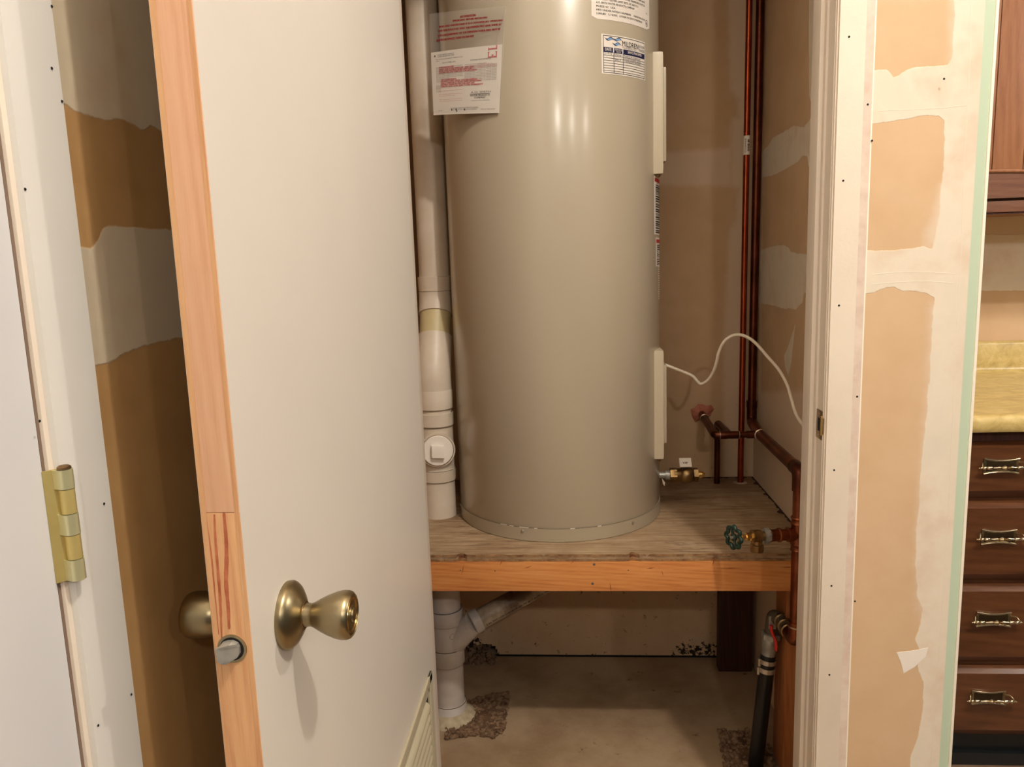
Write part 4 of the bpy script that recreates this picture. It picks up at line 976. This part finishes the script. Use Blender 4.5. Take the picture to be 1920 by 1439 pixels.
for i in range(18):
    a0, a1 = PI*.35+1.5*PI*i/18, PI*.35+1.5*PI*(i+1)/18; r0, r1 = .0088, .0078; cu_, cv_ = .026, zl(1196)
    ci.add([mp_(cu_+r0*math.cos(a0), cv_+r0*math.sin(a0)), mp_(cu_+r0*math.cos(a1), cv_+r0*math.sin(a1)), mp_(cu_+r1*math.cos(a1), cv_+r1*math.sin(a1)), mp_(cu_+r1*math.cos(a0), cv_+r1*math.sin(a0))], [(0, 1, 2, 3)])
obj('moulded_mark', ci, 'glue_purple', ds, smooth=False)
w0 = Vector((PX+.01, PY, zl(1222))); we = aY(996, 1108, 2.10)
w1 = aY(888, 1168, 2.03)
bdv = (we-w1).normalized()
obj('wye_arm', MB().tube([w0, w0+(w1-w0)*.5, w1+bdv*.0], .0315, 28, rad=[.040, .036, .0325]), 'pvc_low', ds)
obj('arm_hub', MB().lathe(w1-bdv*.004, bdv, [(0, .0325), (.002, .0345), (.024, .0345), (.025, .030)], 32), 'pvc_low', ds)
br = obj('branch_pipe', MB().cyl(w1, w1+bdv*.34, .0295, 32), 'pvc_dirty', ds, label='stained branch pipe with black printed lettering rising to the right')
# print along the branch
side = bdv.cross(Vector((0, -1, 0))).normalized(); fr = (Vector((0, -1, 0))-bdv*bdv.dot(Vector((0, -1, 0)))).normalized(); dn = fr.cross(bdv)
if dn.z > 0: dn = -dn
def bmap(u, v_):
    a_ = .55-v_/.0298; return w1+bdv*(.028+u)+(fr*math.cos(a_)+dn*math.sin(a_))*.0298
bt = MB(); text(bt, '2 IN. PVC 1120 SCH 40 PR 280 PSI @73 ASTM D-1785 NSF-pw', 0, -.004, .0105, bmap, .24, bold=.0002); obj('pipe_print', bt, 'print_black', br, smooth=False)
obj('mortar_collar', MB().lathe((PX+.006, PY-.004, FZ-.002), (0, 0, 1), [(0, .078), (.006, .074), (.014, .064), (.022, .053), (.026, .047)], 26), 'mortar', ds)

# ================================================================== EARTH AND GRAVEL (nobody could count it)
def gravel(name, poly, n, smax, lab):
    P_ = [aZ(x, y, FZ) for x, y in poly]; q = np.array([(p.x, p.y) for p in P_]); lo, hi = q.min(0), q.max(0)
    mb = MB(); got = 0
    ctr = q.mean(0)
    ring = [Vector((a, b_, FZ+.0008)) for a, b_ in q]
    # earthy bed
    fine = []
    for i in range(len(q)):
        for k in range(5):
            t_ = k/5; p = q[i]*(1-t_)+q[(i+1) % len(q)]*t_; p = p+rng.normal(0, .004, 2); fine.append((p[0], p[1], FZ+.0008))
    vs = fine+[(ctr[0], ctr[1], FZ+.010)]; fs = [(i, (i+1) % len(fine), len(fine)) for i in range(len(fine))]
    bed = MB().add(vs, fs)
    while got < n:
        p = lo+(hi-lo)*rng.random(2)
        if sdist(np.array([p]), q)[0] < -.004: continue
        if math.hypot(p[0]-PX, p[1]-PY) < .052: continue
        s_ = (.0018+smax*rng.random()**2.5)
        bm = bmesh.new(); bmesh.ops.create_icosphere(bm, subdivisions=1, radius=s_)
        for v_ in bm.verts: v_.co *= .7+.5*random.random(); v_.co.z *= .7
        mb.bm(bm, Matrix.Translation((p[0], p[1], FZ+s_*.3+.004*random.random()))); got += 1
    o = obj(name, mb, 'stone_a', smooth=False, label=lab, cat='gravel', kind='stuff')
    obj(name+'_bed', bed, 'earth', o, smooth=False).name = 'soil_bed'
    return o
gravel('gravel', [(832, 1388), (850, 1330), (878, 1318), (950, 1300), (954, 1318), (950, 1340), (944, 1372), (928, 1384), (890, 1380)], 1500, .007, 'loose brown gravel and earth on the floor beside the white drain stack')
gravel('gravel', [(1352, 1374), (1395, 1372), (1440, 1400), (1470, 1440), (1470, 1490), (1370, 1490), (1356, 1420)], 900, .009, 'loose brown gravel and earth around the foot of the black poly pipe')
# rubble at the hole in the back wall
rb = MB()
for i in range(90):
    p = Vector((random.uniform(-.42, -.27), random.uniform(2.33, 2.43), FZ)); s_ = .004+.012*random.random()
    bm = bmesh.new(); bmesh.ops.create_icosphere(bm, subdivisions=1, radius=s_)
    for v_ in bm.verts: v_.co *= .6+.6*random.random()
    rb.bm(bm, Matrix.Translation(p+Vector((0, 0, s_*.5+.03*random.random()*(1 if p.y > 2.39 else 0)))))
obj('rubble', rb, 'stone_a', smooth=False, label='dark rubble spilling from the broken foot of the closet back wall', cat='rubble', kind='stuff')

# ================================================================== KITCHEN
CY = 1.82
ca = thing('base_cabinet', (1.05, CY, FZ), 'reddish brown base cabinet with a stack of four drawers under the marbled countertop', 'cabinet')
x0c, x1c = .76, 1.34
obj('carcass', MB().box(x0c, x1c+.3, CY+.022, YK-.002, .085, .872), 'cab_lower', ca)
obj('toe_kick', MB().box(x0c, x1c+.3, CY+.05, CY+.07, FZ, .085), 'kick_black', ca, label='black vinyl toe kick')
obj('kick_base', MB().box(x0c, x1c+.3, CY+.035, CY+.052, FZ, FZ+.035, .004), 'kick_black', ca)
obj('top_shadow_rail', MB().box(x0c, x1c+.3, CY+.012, CY+.022, .846, .872), 'dark_post', ca)
dz = [(.706, .846), (.497, .697), (.282, .487), (.085, .272)]
dxs = .885, 1.235
for i, (za, zb_) in enumerate(dz):
    x0, x1 = .77+.05, 1.29; m_ = MB()
    ins = .016; dpt = .018
    v8 = [(x0, CY+dpt, za), (x1, CY+dpt, za), (x1, CY+dpt, zb_), (x0, CY+dpt, zb_), (x0+ins, CY, za+ins+.006), (x1-ins, CY, za+ins+.006), (x1-ins, CY, zb_-ins*.8), (x0+ins, CY, zb_-ins*.8)]
    m_.add(v8, [(4, 5, 6, 7), (0, 1, 5, 4), (1, 2, 6, 5), (2, 3, 7, 6), (3, 0, 4, 7), (0, 3, 2, 1)])
    dr = obj('drawer', m_, 'cab_lower', ca, smooth=False)
    yc = (878, 1012, 1168, 1316)[i]; xc = (1885, 1880, 1870, 1860)[i]
    c_ = aY(xc, yc, CY-.02)
    bar = [(-.060, .0), (-.0595, .0015), (-.058, .0022), (-.0565, .0012), (-.0555, .0028), (-.053, .0032), (-.051, .0018), (-.049, .0042), (-.046, .0050), (-.043, .0042), (-.041, .0020), (-.038, .0044), (-.030, .0046), (-.027, .0022), (-.022, .0024), (-.014, .0044), (-.012, .0044), (-.0105, .002), (-.009, .0050), (-.0075, .002), (-.005, .0036), (0, .0058)]
    prof = bar+[(-a_, r_) for a_, r_ in bar[::-1][1:]]
    pu = obj('pull', MB().lathe(c_, (1, 0, 0), prof, 16, cap=False), 'pull_metal', dr, label='antique brass turned drawer pull on a concave backplate')
    bp = []; hw_, hh_ = .040, .0165
    for k in range(11): t_ = -1+2*k/10; bp.append(c_+Vector((t_*hw_, .0185, hh_*(.72+.28*t_*t_)+.002)))
    for k in range(11): t_ = 1-2*k/10; bp.append(c_+Vector((t_*hw_, .0185, -hh_*(.72+.28*t_*t_)-.002)))
    obj('backplate', MB().prism(bp, (0, -.0015, 0)), 'aged_brass', pu)
    obj('recess', MB().prism([p*1 + Vector(((c_.x-p.x)*.16, -.0017, (c_.z-p.z)*.30)) for p in bp], (0, -.0004, 0)), 'recess_shade', pu)  # flat dark plate painting the shade of a hollow centre
    obj('top_lip', MB().tube([p+Vector((0, -.003, 0)) for p in bp[:11]], .0017, 8), 'pull_metal', pu)
    obj('bottom_lip', MB().tube([p+Vector((0, -.003, 0)) for p in bp[11:]], .0017, 8), 'pull_metal', pu)
    for s_ in (-1, 1): obj('bail_arm', MB().tube(spline([c_+Vector((s_*.040, .016, .008)), c_+Vector((s_*.047, .008, .010)), c_+Vector((s_*.051, .001, .004)), c_+Vector((s_*.051, 0, 0))], 5), .0018, 8), 'aged_brass', pu)
cy0 = 1.793
ct_ = thing('countertop', (1.2, cy0, .876), 'gold marbled laminate countertop with a backsplash on the base cabinet', 'countertop')
prf = [(cy0+.003, .876), (cy0, .882), (cy0, .900), (cy0+.004, .910), (cy0+.014, .915), (cy0+.03, .914), (YK-.06, .914), (YK-.034, .916), (YK-.022, .924), (YK-.020, .935), (YK-.020, 1.002), (YK-.014, 1.010), (YK-.001, 1.011), (YK-.001, .876)]
obj('worktop', MB().prism([Vector((.712, y, z)) for y, z in prf], (1.2, 0, 0)), 'laminate', ct_, angle=50)
# upper cabinet
UYf = 2.15; zr = lambda y: aY(1880, y, UYf).z
uc = thing('wall_cabinet', (1.1, UYf, zr(400)), 'brown wooden wall cabinet hanging above the countertop', 'cabinet')
obj('carcass', MB().box(.73, 1.9, UYf+.02, YK-.002, zr(398), 2.2), 'cab_upper', uc)
xg = aY(1870, 150, UYf).x
gx = [.86, xg, aY(1919, 300, UYf).x, 1.30, 1.44]
pan = obj('door', MB().box(.74, 1.5, UYf+.004, UYf+.02, zr(372), 2.2), 'cab_upper', uc)
for a_, b_ in zip(gx[:-1], gx[1:]): obj('plank', MB().box(a_+.0015, b_-.0015, UYf, UYf+.0045, zr(340), 2.15, .0008), 'cab_upper', pan)
# curved bottom rail of the door with its pale moulded edge
rail = []; n = 16
for k in range(n+1):
    x = .78+.62*k/n; rail.append(Vector((x, UYf-.012, zr(336)-.002+.045*math.sin(PI*(x-.78)/.62)**1.2*.5)))
rl = MB().prism(rail+[Vector((1.40, UYf-.012, zr(372))), Vector((.78, UYf-.012, zr(372)))], (0, .02, 0))
rail_o = obj('bottom_rail', rl, 'cab_rail', pan, smooth=False)
obj('rail_moulding', MB().tube([p+Vector((0, -.001, 0)) for p in rail], .0045, 8), 'cab_upper', rail_o)
obj('face_frame', MB().box(.73, 1.9, UYf-.004, UYf+.018, zr(398), zr(377), .001), 'cab_rail', uc)
obj('underside_lip', MB().box(.73, 1.9, UYf+.0, UYf+.015, zr(402), zr(398)), 'dark_post', uc)
